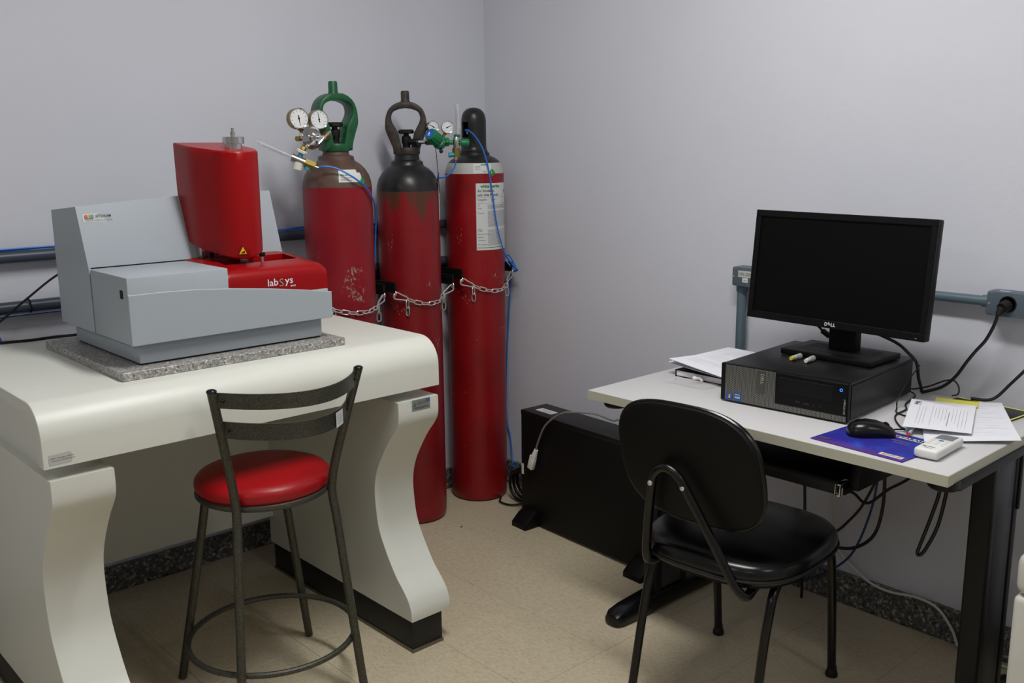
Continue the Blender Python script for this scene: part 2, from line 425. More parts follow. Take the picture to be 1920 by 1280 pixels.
# ---- conduits on the back wall
def pipe(name, p0, p1, r, m, label, ties=(), group=None):
    mid = (V(p0)+V(p1))/2
    t = thing(name, label, 'conduit', tuple(mid), 0, group); part('pipe', B().cyl(p0, p1, r, n=20), m, t)
    ax = (V(p1)-V(p0)).normalized()
    for q in ties:
        c = V(p0)+ax*q; part('clamp', B().cyl(c-ax*.008, c+ax*.008, r+.003, n=20), m, t)
    return t
pipe('wall_conduit', (-3.3, YW-.03, 1.113), (2.60, YW-.03, 1.113), .0175, 'conduit_dark', 'dark grey conduit on the back wall, upper of the two behind the instrument', (.5, 2.3, 5.4))
t = pipe('wall_conduit', (-3.3, YW-.03, .967), (2.60, YW-.03, .967), .0175, 'conduit_dark', 'dark grey conduit on the back wall, lower of the two behind the instrument', (.5, 2.3, 5.4))
part('cable_tie', B().tube([(.852+.003*math.sin(a*.3), YW-.03+.0195*math.cos(a), .967+.0195*math.sin(a)) for a in [i*math.pi/8 for i in range(16)]], .0022, 5, closed=True)
     .tube([(.852, YW-.049, .975), (.851, YW-.052, .985), (.846, YW-.052, .994)], .0018, 5), 'cable_black', t)
solo('network_cable', B().tube([(-1.2, YW-.032, 1.134), (.2, YW-.03, 1.1335), (.79, YW-.03, 1.1335), (.94, YW-.032, 1.1345), (1.3, YW-.03, 1.1335), (1.68, YW-.032, 1.135), (1.78, YW-.03, 1.14), (2.0, YW-.03, 1.1335), (2.3, YW-.03, 1.1335)], .0032, 6, smooth=5)
     .tube([(-1.2, YW-.026, 1.133), (.2, YW-.036, 1.1335), (.85, YW-.034, 1.137), (1.3, YW-.036, 1.1335), (1.7, YW-.034, 1.1345), (2.3, YW-.035, 1.1335)], .003, 6, smooth=5), 'hose_blue', 'bright blue cable lying along the upper conduit on the back wall', 'cable', (.8, YW-.03, 1.135))
solo('network_cable', B().tube([(-1.2, YW-.04, .945), (.3, YW-.04, .946), (.94, YW-.04, .945), (1.5, YW-.04, .946), (2.2, YW-.04, .946)], .004, 6, smooth=5), 'cable_blue', 'dark blue cable running under the lower conduit on the back wall', 'cable', (.8, YW-.04, .945))

solo('network_cable', B().tube([(.30, 3.028, 1.135), (.42, 3.02, 1.12), (.55, 3.01, 1.05), (.66, 2.975, .965), (.722, 2.922, .910), (.736, 2.905, .87), (.738, 2.905, .6), (.738, 2.915, .02)], .0048, 8, smooth=6), 'hose_blue', 'bright blue cable dropping behind the cream table at the left picture edge', 'cable', (.738, 2.905, .7))

# ================================================================== cream lab table
TX0, TX1, TY0, TY1, TZ = .580, 1.633, 2.084, 2.885, .893
t = thing('lab_table', 'cream laminate lab table with a rounded front apron and curved pedestals', 'table', ((TX0+TX1)/2, (TY0+TY1)/2, 0))
ro = .075; th = .028
prof = [(TY1, TZ), (TY0+ro, TZ)]+[(TY0+ro-ro*math.sin(a), TZ-ro+ro*math.cos(a)) for a in [math.pi/2*i/10 for i in range(1, 11)]]+[(TY0, .759), (TY0+th, .759)]
ri = ro-th
prof += [(TY0+th+ri-ri*math.cos(a), TZ-ro+ri*math.sin(a)) for a in [math.pi/2*i/6 for i in range(7)]]+[(TY1, TZ-th)]
top = part('tabletop', B().prism([(TX0, y, z) for y, z in prof], (TX1-TX0, 0, 0), .0012, 1), 'laminate_cream', t)
decal('asset_label', plane_fn((.592, TY0-.0006, .766), (1, 0, .02), (0, 0, 1)), 'label_grey', top, rects=[(0, 0, .046, .022)])
decal('asset_print', plane_fn((.592, TY0-.001, .766), (1, 0, .02), (0, 0, 1)), 'ink', top, texts=[('FAPES - Chamada n. 04/2002', .003, .0125, .0040), ('Processo 59135/2007-0002/10', .006, .0070, .0038)])
pp = [(2.084, .731), (2.0845, .68), (2.100, .650), (2.141, .602), (2.186, .533), (2.205, .49), (2.213, .449), (2.211, .40), (2.199, .334), (2.166, .272), (2.125, .215), (2.089, .180), (2.067, .155), (2.056, .13), (2.053, .112), (2.054, .095)]
pc = [(p.x, p.y) for p in catmull([(a, b, 0) for a, b in pp], 4)]
for x0, x1, tagp in ((.589, .724, 0), (1.49, 1.628, 1)):
    outline = [(x0, y, z) for y, z in pc]+[(x0, 2.855, .095), (x0, 2.855, .731)]
    pd = part('pedestal', B().prism(outline, (x1-x0, 0, 0), .0012, 1), 'laminate_cream', t)
    part('plinth', B().box((x0+.004, 2.058, .008), (x1-.028, 2.84, .0952), .001), 'plinth_black', pd)
    part('plinth_trim', B().box((x0+.001, 2.054, 0), (x1-.026, 2.844, .010), .001), 'metal_trim', pd)
    part('spacer', B().box((x0+.02, 2.2, .730), (x1-.02, 2.80, TZ-th+.001)), 'laminate_cream', pd)
    if tagp:
        part('maker_plate', B().box((1.535, 2.0825, .699), (1.598, 2.0836, .7305), .0003, 1), 'silver_plate', pd)
        pf = plane_fn((1.535, 2.0820, .699), (1, 0, 0), (0, 0, 1))
        decal('maker_print', pf, 'plate_green', pd, polys=[[(.004, .0165), (.014, .0165), (.009, .028)]], texts=[('Ambientec', .017, .022, .0075)])
        decal('maker_print', pf, 'plate_blue', pd, rects=[(.017, .0175, .046, .0195), (.004, .0125, .014, .0155), (.047, .0195, .061, .029)])
        decal('maker_print', pf, 'ink', pd, rects=[(.004, .0085, .058, .0097), (.010, .0055, .054, .0066)])
part('modesty_panel', B().box((.72, 2.83, .195), (1.495, 2.85, TZ-th)), 'laminate_cream', t)
solo('granite_slab', B().box((.797, 2.185, TZ+.0002), (1.395, 2.722, TZ+.0202), .0015, 1), 'granite_slab', 'speckled grey granite slab under the grey and red instrument', 'slab', (1.09, 2.45, TZ))

# ================================================================== thermal analyser
GZ = TZ+.0204
an = thing('thermal_analyzer', 'grey benchtop thermal analyzer with a tall red furnace head', 'instrument', (1.1, 2.45, GZ))
part('base', B().box((.859, 2.236, GZ+.004), (1.356, 2.66, .9665), .003), 'instrument_grey', an)
part('rubber_mat', B().box((.864, 2.241, GZ), (1.351, 2.655, GZ+.005)), 'rubber', an)
part('control_housing', B().box((.837, 2.219, .966), (1.088, 2.448, 1.126), .003), 'instrument_grey', an)
part('shadow_gap', B().box((.842, 2.446, .968), (1.086, 2.456, 1.124)), 'valve_dark', an)
# body under the red cover, and the front panel with its sweeping top edge
part('body', B().box((1.08, 2.225, .966), (1.374, 2.47, 1.045), .002), 'instrument_grey', an)
fp = [(.8365, .9655), (1.3785, .968), (1.3785, 1.0375), (1.298, 1.050), (1.205, 1.063), (1.091, 1.0755), (.993, 1.083), (.914, 1.0855), (.8365, 1.0855)]
part('front_panel', B().prism([(x, 2.2145, z) for x, z in fp], (0, .010, 0), .0012, 1), 'instrument_grey', an)
tw = [(2.452, .9665), (2.455, 1.126), (2.509, 1.277), (2.692, 1.262), (2.692, .9665)]
def tower():
    b = B(); xs = [.837, .90, .97, 1.04, 1.11, 1.18, 1.25, 1.32, 1.372]; rings = []
    for x in xs:
        k = max(0, min(1, (x-.837)/.45)); dz = .020*math.sin(k*math.pi/2)
        rings.append([(x+(.006 if x > 1.37 and z < 1.1 else 0), y, z+(dz if z > 1.2 else 0)) for y, z in tw])
    return b.loft(rings)
tow = part('rear_tower', tower(), 'instrument_grey', an)
nv = V((0, .054, .151)).normalized()
def tower_fn(x, s): p = V((x, 2.455, 1.126))+nv*s; return p+V((0, -.942, .336))*.0012
bd = part('name_badge', B().grid([[tower_fn(x, s) for x in (.848, .929)] for s in (.118, .141)], .003), 'label_grey', tow)
bf = lambda u, v: tower_fn(.848+u, .118+v)+V((0, -.0030, .001))
decal('badge_print', bf, 'ink', bd, texts=[('SETARAM', .032, .0125, .0085, 'LEFT', .0001, 1.05), ('INSTRUMENTATION', .006, .0035, .0042, 'LEFT', 0, 1.7)])
for k, c in enumerate(('sticker_red', 'sticker_orange', 'sticker_green', 'sticker_teal')):
    decal('badge_print', bf, c, bd, rects=[(.006+k*.0055, .010, .0105+k*.0055, .019)])
part('gap_strip', B().box((.842, 2.455, 1.1255), (1.09, 2.4585, 1.129)), 'black_matte', an)
part('side_port', B().box((.8355, 2.246, 1.074), (.8385, 2.262, 1.094), .0006, 1), 'black_plastic', an)
# red lower cover with a raised rear and a rectangular recess
def red_cover():
    y = [2.232, 2.232, 2.2335, 2.239, 2.25, 2.265, 2.287, 2.328, 2.370, 2.407, 2.442, 2.495]
    z = [1.035, 1.085, 1.097, 1.1065, 1.1125, 1.1155, 1.1175, 1.1205, 1.1245, 1.1275, 1.130, 1.132]
    xs = [1.0895, 1.092, 1.10, 1.20, 1.275, 1.275, 1.345, 1.345, 1.36, 1.371, 1.3775, 1.3785]
    dz = [-.004, -.001, 0, 0, 0, 0, 0, 0, -.001, -.004, -.010, -.04]
    b = B(); hole = (1.275, 1.345); hy = (2.328, 2.407)
    xs2 = [1.0895, 1.092, 1.10, 1.135, 1.25, 1.345, 1.36, 1.371, 1.3775, 1.3785]; dz2 = [-.004, -.001, 0, 0, 0, 0, -.001, -.004, -.010, -.03]
    g = [[b.bm.verts.new((x, yy, max(1.035, zz+d))) for x, d in zip(xs2, dz2)] for yy, zz in zip(y, z)]
    for i in range(len(y)-1):
        for j in range(len(xs2)-1):
            if xs2[j] >= 1.135 and xs2[j+1] <= 1.345 and y[i] >= 2.328 and y[i+1] <= 2.407: continue
            b.face((g[i][j], g[i][j+1], g[i+1][j+1], g[i+1][j]))
    # recess walls
    i0, i1, j0, j1 = y.index(2.328), y.index(2.407), xs2.index(1.135), xs2.index(1.345)
    loop = [g[i0][j] for j in range(j0, j1+1)]+[g[i][j1] for i in range(i0+1, i1+1)]+[g[i1][j] for j in range(j1-1, j0-1, -1)]+[g[i][j0] for i in range(i1-1, i0, -1)]
    low = [b.bm.verts.new((v.co.x, v.co.y, 1.088)) for v in loop]
    b.bridge(loop, low); b.face(low)
    # skirts
    for row in ([g[i][0] for i in range(len(y))], [g[i][-1] for i in range(len(y))], g[-1]):
        d = [b.bm.verts.new((v.co.x, v.co.y, 1.03)) for v in row]
        for a in range(len(row)-1): b.face((row[a], row[a+1], d[a+1], d[a]))
    return b
rc = part('red_cover', red_cover(), 'instrument_red', an)
lf = plane_fn((1.199, 2.2308, 1.0655), (1, 0, .02), (0, 0, 1))
decal('logo', lf, 'logo_white', rc, texts=[('lab', 0, .002, .0262, 'LEFT', .0002, 1.06), ('ys', .0510, .003, .0262, 'LEFT', .0002, 1.12), ('evo', .066, -.0065, .009, 'LEFT', .0001, 1.2)])
decal('logo', lf, 'logo_silver', rc, texts=[('S', .0330, -.002, .029, 'LEFT', -.0002, 1.15)])
# furnace head: lofted plan, widening upwards
def head():
    plan = [(1.103, 2.515), (1.102, 2.46), (1.1035, 2.425), (1.112, 2.395), (1.124, 2.365), (1.137, 2.335), (1.155, 2.313), (1.18, 2.302), (1.208, 2.303), (1.234, 2.314), (1.251, 2.338), (1.259, 2.375), (1.261, 2.42), (1.261, 2.515)]
    pl = [(p.x, p.y) for p in catmull([(a, b, 0) for a, b in plan], 3)]
    rings = []
    def zt(y): return 1.407+(y-2.305)*.115
    def zb(y): return 1.134+(y-2.305)*.225
    for k in (0, .014, .12, .3, .6, .9, .986, 1.0):
        r = []
        sh = .005*(1-k)**1.4
        for x, y in pl:
            xx = x+sh*(1-(x-1.102)/.159); ins = {0: .0025, 1.0: .0025}.get(k, 0)
            xx += ins if x < 1.18 else -ins; yy = y+(ins if y < 2.35 else 0)
            yy += .004*(1-k) if y < 2.4 else 0
            b0 = zb(y)+max(0, x-1.19)*.16; r.append((xx, yy, b0+(zt(y)-b0)*k))
        rings.append(r)
    return B().loft(rings)
hd = part('furnace_head', head(), 'instrument_red', an)
def hf(u, v): return V((1.161+u, 2.3055-.0015+abs(u-.013)*.08, 1.146+v))
decal('warning_sign', lambda u, v: hf(u, v)+V((0, -.0006, 0)), 'black_matte', hd, polys=[[(0, 0), (.027, 0), (.0135, .0235)]])
decal('warning_sign', lambda u, v: hf(u, v)+V((0, -.0012, 0)), 'warning_yellow', hd, polys=[[(.0025, .0015), (.0245, .0015), (.0135, .0205)]])
decal('warning_sign', lambda u, v: hf(u, v)+V((0, -.0018, 0)), 'black_matte', hd, polys=[[(.008, .004), (.012, .004), (.0125, .008), (.010, .007)], [(.0125, .004), (.0185, .004), (.0185, .009), (.0145, .010)]])
ax = (1.208, 2.384)
tp = part('top_fitting', B().lathe([(.021, 1.412), (.021, 1.4265), (.0275, 1.4270), (.0275, 1.4435), (.0265, 1.4445), (0, 1.4445)], (*ax, 0)), 'steel', an)
part('nozzle', B().lathe([(.006, 1.4440), (.006, 1.451), (.0072, 1.4515), (.0072, 1.457), (.004, 1.4575), (.004, 1.463), (.0045, 1.4635), (.0045, 1.467), (0, 1.467)], (*ax, 0), n=6), 'steel', tp)
part('sample_tube', B().lathe([(.014, 1.09), (.014, 1.160)], (ax[0]+.008, ax[1], 0)), 'steel', an)
part('slide_column', B().box((1.120, 2.43, 1.13), (1.128, 2.50, 1.22), .001).box((1.131, 2.44, 1.13), (1.150, 2.50, 1.22), .002).box((1.156, 2.425, 1.13), (1.168, 2.50, 1.22), .001), 'steel', an)
pn = part('lock_pin', B().cyl((1.240, 2.326, 1.115), (1.240, 2.326, 1.136), .0042, n=10), 'steel', an)
part('pin_knob', B().lathe([(.004, 1.134), (.0078, 1.137), (.0085, 1.142), (.0068, 1.1455), (0, 1.146)], (1.240, 2.326, 0), n=14), 'black_plastic', pn)
solo('power_cable', B().tube([(.50, 2.97, .02), (.50, 2.95, .6), (.535, 2.92, .86), (.60, 2.885, TZ+.0045), (.68, 2.872, TZ+.0045), (.74, 2.868, TZ+.004), (.80, 2.853, TZ+.004), (.86, 2.853, TZ+.0045), (.905, 2.80, TZ+.012), (.93, 2.71, TZ+.03), (.94, 2.688, TZ+.06)], .004, 8, smooth=6), 'cable_black', 'black cable on the cream table leading behind the grey instrument', 'cable', (.75, 2.87, TZ+.004))
solo('signal_cable', B().tube([(.40, 3.03, .02), (.40, 3.025, .45), (.47, 3.0, .74), (.58, 2.98, .83), (.66, 2.965, .875), (.750, 2.95, .943), (.827, 2.94, 1.003), (.916, 2.92, 1.068), (.98, 2.80, 1.11), (1.0, 2.694, 1.12)], .0034, 8, smooth=6), 'cable_black', 'thin black cable slanting up the wall to the rear of the grey instrument', 'cable', (.75, 2.95, .94))
solo('power_cable', B().tube([(1.26, 2.69, TZ+.05), (1.36, 2.735, TZ+.02), (1.44, 2.70, TZ+.007), (1.55, 2.70, TZ+.007), (1.615, 2.74, TZ+.008), (1.64, 2.80, TZ+.0), (1.642, 2.91, .8), (1.642, 2.93, .6)], .0042, 8, smooth=6), 'cable_black', 'black cable lying on the table just right of the instrument', 'cable', (1.5, 2.7, TZ+.007))
solo('signal_cable', B().tube([(1.26, 2.69, TZ+.04), (1.35, 2.67, TZ+.004), (1.44, 2.655, TZ+.003), (1.55, 2.67, TZ+.003), (1.60, 2.71, TZ+.004), (1.638, 2.80, TZ-.002), (1.641, 2.90, .75)], .002, 6, smooth=6), 'seal_pink', 'thin pink wire beside the black cable on the table', 'cable', (1.5, 2.68, TZ+.003))

# ================================================================== bar stool
def bar_stool():
    t = thing('bar_stool', 'bar stool with a round red padded seat and dark hammered metal frame', 'stool', (1.127, 2.18, 0), R(-5))
    m = 'hammertone'; rt = .0112
    for s in (-1, 1):
        pts = [(s*.168, -.184, .004), (s*.157, -.170, .15), (s*.1335, -.142, .47), (s*.127, -.133, .545), (s*.128, -.133, .585), (s*.140, -.143, .66), (s*.186, -.188, .880)]
        part('leg', B().tube(pts, rt, 12, smooth=5), m, t, local=True)
        part('post_cap', B().sphere((s*.186, -.188, .880), .0122, (1, 1, .5)), 'black_gloss', t, local=True)
        part('leg', B().tube([(s*.188, .188, .004), (s*.165, .171, .15), (s*.118, .137, .45), (s*.104, .126, .556)], rt, 12, smooth=5), m, t, local=True)
    ring = lambda r, z, n=48: [(r*math.cos(2*math.pi*i/n), r*math.sin(2*math.pi*i/n), z) for i in range(n)]
    part('foot_ring', B().tube(ring(.216, .152), .0078, 10, closed=True), m, t, local=True)
    part('seat_ring', B().tube(ring(.163, .562, 56), .0088, 10, closed=True).lathe([(.155, .558), (.155, .5665), (0, .5665)]), m, t, local=True)
    part('seat', B().lathe([(0, .566), (.150, .566), (.163, .569), (.1695, .577), (.1715, .587), (.1695, .597), (.162, .606), (.146, .6125), (.115, .617), (.06, .619), (0, .6195)], n=48), 'vinyl_red', t, local=True)
    bands = []
    for z0, z1, xp, yp in ((.840, .876, .181, -.184), (.762, .802, .164, -.167)):
        N = 14; rows = []
        for k in range(3):
            z = z0+(z1-z0)*k/2
            rows.append([(xp*(2*i/N-1), yp-.122*(1-(2*i/N-1)**2), z) for i in range(N+1)])
        bands.append(part('back_slat', B().grid(rows, .0035), m, t, local=True))
    yb = lambda x: -.167-.122*(1-(x/.164)**2)-.0062
    lab = lambda u, v: V((.080+u, yb(.080+u), .763+v))
    decal('asset_label', lab, 'label_white', bands[1], rects=[(0, 0, .033, .037)], seg=4, local=True)
    l2 = lambda u, v: lab(u, v)+V((0, -.0006, 0))
    decal('asset_print', l2, 'ink_light', bands[1], rects=[(.005, .008+.006*k, .031-.004*(k % 2), .0095+.006*k) for k in range(4)], seg=3, local=True)
    for sx in (-1, 1):
        for x, y, z in ((.168, -.204, .858), (.152, -.187, .782)):
            part('screw', B().sphere((sx*x, y, z), .0042, u=10, v=6), 'black_gloss', t, local=True)
bar_stool()

# ================================================================== gas cylinders
C1, C2, C3 = (1.781, 2.796), (2.147, 2.897), (2.481, 2.911); CR = .1145
def drum(name, label, c, zs, paint, sh, shm):
    t = thing(name, label, 'gas cylinder', (*c, 0), 0)
    part('body', B().lathe([(0, .004), (.095, .0), (.107, .006), (.1125, .018), (CR, .035), (CR, zs)], (*c, 0), n=56), paint, t)
    part('shoulder', B().lathe([(CR, zs-.0005)]+sh, (*c, 0), n=48), shm, t)
    return t
g1 = drum('gas_cylinder', 'tall red gas cylinder with a brown shoulder and green valve guard', C1, 1.287, 'cylinder_red_worn',
     [(.1125, 1.305), (.106, 1.325), (.094, 1.345), (.078, 1.361), (.064, 1.370), (.060, 1.374), (.058, 1.386), (.044, 1.392), (.041, 1.408)], 'shoulder_brown')
g2 = drum('gas_cylinder', 'tall red gas cylinder with a black shoulder and dark brown valve guard', C2, 1.258, 'cylinder_red_rust',
     [(.1125, 1.278), (.106, 1.300), (.094, 1.321), (.078, 1.337), (.062, 1.346), (.059, 1.350), (.057, 1.362), (.046, 1.368), (.043, 1.392)], 'cap_black')
g3 = drum('gas_cylinder', 'tall red gas cylinder with a white band and black domed cap in the corner', C3, 1.312, 'cylinder_red_clean',
     [(.1130, 1.322), (.1085, 1.338), (.102, 1.352)], 'label_grey')
part('neck', B().lathe([(.102, 1.3515), (.092, 1.362), (.078, 1.371), (.064, 1.377), (.0605, 1.380), (.059, 1.390), (.050, 1.393), (.046, 1.40)], (*C3, 0), n=40), 'cap_black', g3)
def guard(t, c, dz, ang, m, dep, sc=1):
    half = [(.047, 1.390), (.050, 1.412), (.064, 1.447), (.074, 1.474), (.0748, 1.495), (.0715, 1.522), (.060, 1.548), (.040, 1.565), (.019, 1.573)]
    half = [(a*sc if z > 1.42 else a, z) for a, z in half]
    inn = [(.014, 1.402), (.022, 1.43), (.0285, 1.462), (.038, 1.482), (.050, 1.505), (.0515, 1.524), (.043, 1.540), (.022, 1.549)]
    sm = lambda L: [(p.x, p.y) for p in catmull([(a, z, 0) for a, z in L], 3)]
    half, inn = sm(half), sm(inn)
    poly = [(a, z) for a, z in half]+[(-a, z) for a, z in half[::-1]]
    poly += [(-a, z) for a, z in inn]+[(0, 1.552)]+[(a, z) for a, z in inn[::-1]]
    u = V((math.cos(ang), math.sin(ang), 0)); n = V((-math.sin(ang), math.cos(ang), 0)); o = V((*c, dz))
    b = B().prism([o+u*a+V((0, 0, z))-n*dep/2 for a, z in poly], n*dep, .006, 2)
    b.lathe([(.034, 1.388), (.047, 1.388), (.0485, 1.392), (.0485, 1.408), (.047, 1.412), (.034, 1.412)], (*c, dz), n=32)
    b.lathe([(.022, 1.560), (.017, 1.574), (.0152, 1.580), (.0150, 1.607), (.0128, 1.612), (0, 1.612)], (*c, dz), n=20)
    return part('valve_guard', b, m, t)
guard(g1, C1, .015, R(-8), 'guard_green', .072, .95)
guard(g2, C2, .0, R(-36), 'guard_brown', .052)
def valve(t, c, dz, out, m='valve_dark'):
    v = part('valve', B().lathe([(.020, 1.385), (.020, 1.405), (.014, 1.410), (.014, 1.425), (.017, 1.430), (.017, 1.450), (.010, 1.455), (.010, 1.466)], (*c, dz), n=16).cyl(V((*c, 1.432+dz)), V((*c, 1.432+dz))+V(out)*.045, .011, n=14), m, t)
    b = B(); n = 40; rings = []
    for z, k in ((1.461, .85), (1.464, 1), (1.472, 1), (1.476, .85)):
        rings.append([(c[0]+(.0265+.0020*math.cos(8*a))*k*math.cos(a), c[1]+(.0265+.0020*math.cos(8*a))*k*math.sin(a), z+dz) for a in [2*math.pi*i/n for i in range(n)]])
    part('handwheel', b.loft(rings), 'valve_dark', v)
D1 = V((*C1, 0)).normalized(); T1 = -D1; R1 = V((D1.y, -D1.x, 0)); D2 = V((*C2, 0)).normalized(); T2 = -D2; R2 = V((D2.y, -D2.x, 0)); D3 = V((*C3, 0)).normalized(); T3 = -D3; R3 = V((D3.y, -D3.x, 0))
valve(g1, C1, .02, (-.9, -.43, 0)); valve(g2, C2, 0, tuple(R2*.75+T2*.66))
# black domed cap with an open slot
def dome_cap():
    prof = [(.049, 1.388), (.0495, 1.396), (.0465, 1.400), (.0445, 1.412), (.0440, 1.43), (.0440, 1.448), (.0440, 1.462), (.0440, 1.476), (.0440, 1.490), (.0440, 1.505), (.0435, 1.515), (.041, 1.529), (.0355, 1.541), (.026, 1.550), (.014, 1.555), (0, 1.5565)]
    b = B().lathe(prof, (*C3, 0), n=48); a0 = math.atan2(-.079, -.997)
    kill = []
    for f in b.bm.faces:
        p = f.calc_center_median(); d = (math.atan2(p.y-C3[1], p.x-C3[0])-a0+math.pi) % (2*math.pi)-math.pi
        if 1.448 < p.z < 1.505 and abs(d) < .28: kill.append(f)
        if len(f.verts) > 4 and p.z < 1.395: kill.append(f)
    bmesh.ops.delete(b.bm, geom=kill, context='FACES'); bmesh.ops.solidify(b.bm, geom=list(b.bm.faces), thickness=-.004)
    return b
part('valve_cap', dome_cap(), 'cap_black', g3)
part('valve', B().lathe([(.018, 1.39), (.018, 1.43), (.012, 1.44), (.012, 1.49), (.020, 1.492), (.020, 1.508), (0, 1.51)], (*C3, 0), n=16).cyl((C3[0]-.01, C3[1], 1.468), (C3[0]-.034, C3[1]-.003, 1.468), .008, n=12), 'steel', g3)
def sticker(t, c, r0, off, z0, w, h, name='gas_label', txt=None):
    a0 = math.atan2(-V((*c, 0)).normalized().y, -V((*c, 0)).normalized().x)+math.asin(off/CR)
    return lambda k: (lambda u, v: V((c[0]+(r0(z0+v)+k)*math.cos(a0+u/CR), c[1]+(r0(z0+v)+k)*math.sin(a0+u/CR), z0+v)))
# big data sheet on the third cylinder
f3 = sticker(g3, C3, lambda z: CR, .004, 1.022, .165, .254)
lb = decal('gas_label', f3(.0008), 'label_white', g3, rects=[(0, 0, .165, .254)], seg=14)
decal('label_print', f3(.0014), 'ink_green', lb, texts=[('white martins', .018, .238, .0155, 'LEFT', .0006, 1.0)])
decal('label_rule', f3(.0014), 'ink_green', lb, rects=[(.002, .0085, .158, .0105)], seg=12)
decal('label_print', f3(.0014), 'ink', lb, texts=[('Ar Sintético', .006, .221, .0145, 'LEFT', .0002), ('sob Alta Pressão', .006, .206, .0138, 'LEFT', .0002), ('Composição', .006, .190, .007, 'LEFT', .0001), ('Classe e', .062, .190, .007, 'LEFT', .0001), ('Risco', .062, .183, .007), ('Uso', .006, .170, .006), ('Perigo', .006, .158, .006), ('Precaução', .006, .140, .006), ('Riscos', .006, .078, .006), ('à saúde', .006, .072, .006), ('Primeiros socorros', .006, .060, .006), ('Manuseio', .006, .048, .006), ('Transporte', .006, .036, .006), ('Em emergência', .006, .020, .006)])
decal('label_print', f3(.0012), 'ink_light', lb, rects=[(.045, .158+.0032*k, .155-.02*(k % 3 == 2), .1594+.0032*k) for k in range(5)]+[(.045, .09+.0034*k, .158-.015*((k*7) % 4 == 1), .0914+.0034*k) for k in range(18)]+[(.045, .018+.0036*k, .156-.03*((k*5) % 3 == 1), .0194+.0036*k) for k in range(17)]+[(.003, .200, .150, .2008), (.003, .178, .158, .1788)], seg=10)
decal('label_print', f3(.0014), 'ink_green', lb, polys=[[(.140, .222), (.147, .231), (.154, .222), (.147, .213)]])
decal('label_print', f3(.0014), 'ink_red', lb, texts=[('X', .020, .183, .007)])
def interp(P, z):
    for (r0, z0), (r1, z1) in zip(P, P[1:]):
        if z0 <= z <= z1: return r0+(r1-r0)*(z-z0)/(z1-z0)
    return P[0][0] if z < P[0][1] else P[-1][0]
rs3 = lambda z: interp([(CR, 1.312), (.1130, 1.322), (.1085, 1.338), (.102, 1.352)], z)
fs = sticker(g3, C3, rs3, -.004, 1.313, .1, .04)
lb = decal('gas_label', fs(.001), 'label_white', g3, rects=[(0, .004*k, .075, .004+.004*k) for k in range(9)], seg=8)
for k in range(1):
    decal('label_print', fs(.0018), 'ink_light', lb, rects=[(.006, .026, .03, .028), (.006, .020, .026, .0215), (.006, .014, .03, .0155), (.036, .006, .05, .0075)], seg=3)
    decal('label_print', fs(.0018), 'ink_green', lb, polys=[[(.062, .004), (.075, -.014), (.090, .004), (.076, .018)]], rects=[(.030, .030, .062, .0335)], seg=4)
rs1 = lambda z: interp([(CR, 1.287), (.1125, 1.305), (.106, 1.325), (.094, 1.345), (.078, 1.361)], z)
fs = sticker(g1, C1, rs1, .006, 1.300, .09, .04)
lb = decal('gas_label', fs(.0016), 'label_white', g1, rects=[(0, .004+.005*k, .086-.014*(k > 5), .009+.005*k) for k in range(8)], seg=8)
decal('label_print', fs(.0025), 'ink_green', lb, polys=[[(.074, .006), (.085, -.008), (.098, .006), (.087, .020)]], texts=[('white martins', .005, .026, .006, 'LEFT', .0002)])
decal('label_print', fs(.0024), 'ink_light', lb, rects=[(.006, .018, .05, .0195), (.006, .013, .035, .0145), (.006, .009, .045, .0105)], seg=3)
a2 = math.atan2(T2.y, T2.x)+R(77)
decal('gas_label', lambda u, v: V((C2[0]+(CR+.001)*math.cos(a2+u/CR), C2[1]+(CR+.001)*math.sin(a2+u/CR), 1.15+v)), 'label_white', g2, rects=[(-.006, 0, .08, .125)], seg=8)

# ---- gauges and regulators
def gauge(parent, c, n, r, depth, case, needle=0.3, bez='chrome'):
    c, n = V(c), V(n).normalized(); x, y, _ = frame(n)
    g = part('gauge', B().lathe([(r*.86, -depth), (r, -depth*.8), (r, -.001), (r*.93, .002), (r*.93, -.001), (0, -.001)], c, n, 32), case, parent)
    part('bezel', B().tube([c+n*.0012+x*(r*.955*math.cos(a))+y*(r*.955*math.sin(a)) for a in [2*math.pi*i/32 for i in range(32)]], r*.055, 6, closed=True), bez, g)
    part('dial', B().lathe([(r*.92, -.0008), (r*.92, 0), (0, 0)], c, n, 32), 'gauge_face', g)
    dn = V((math.cos(needle), math.sin(needle))); ndl = x*dn.x+y*dn.y; sd = n.cross(ndl)
    b = B(); b.prism([c+n*.0006+ndl*(r*.72)+sd*.0004, c+n*.0006+ndl*(r*.72)-sd*.0004, c+n*.0006-ndl*(r*.3)-sd*.0016, c+n*.0006-ndl*(r*.3)+sd*.0016], n*.0008)
    b.cyl(c+n*.0004, c+n*.002, r*.09, n=12)
    for k in range(10):
        a = math.pi*1.25-k*math.pi*1.5/9; p = x*math.cos(a)+y*math.sin(a); q = n.cross(p)
        b.prism([c+n*.0003+p*r*.78+q*.0006, c+n*.0003+p*r*.66+q*.0006, c+n*.0003+p*r*.66-q*.0006, c+n*.0003+p*r*.78-q*.0006], n*.0003)
    part('needle_and_scale', b, 'black_matte', g, smooth=False)
    return g
def hexbar(p0, p1, r): return B().cyl(p0, p1, r, n=6)
rg = thing('gas_regulator', 'brass and chrome twin gauge regulator with tilted flow meter on the green guarded cylinder', 'regulator', (1.66, 2.735, 1.446))
body1 = V((1.668, 2.765, 1.447))
part('inlet', B().cyl((C1[0]-.035, C1[1]-.02, 1.452), body1, .0095, n=14).cyl((C1[0]-.046, C1[1]-.025, 1.452), (C1[0]-.066, C1[1]-.036, 1.452), .016, n=6), 'brass', rg)
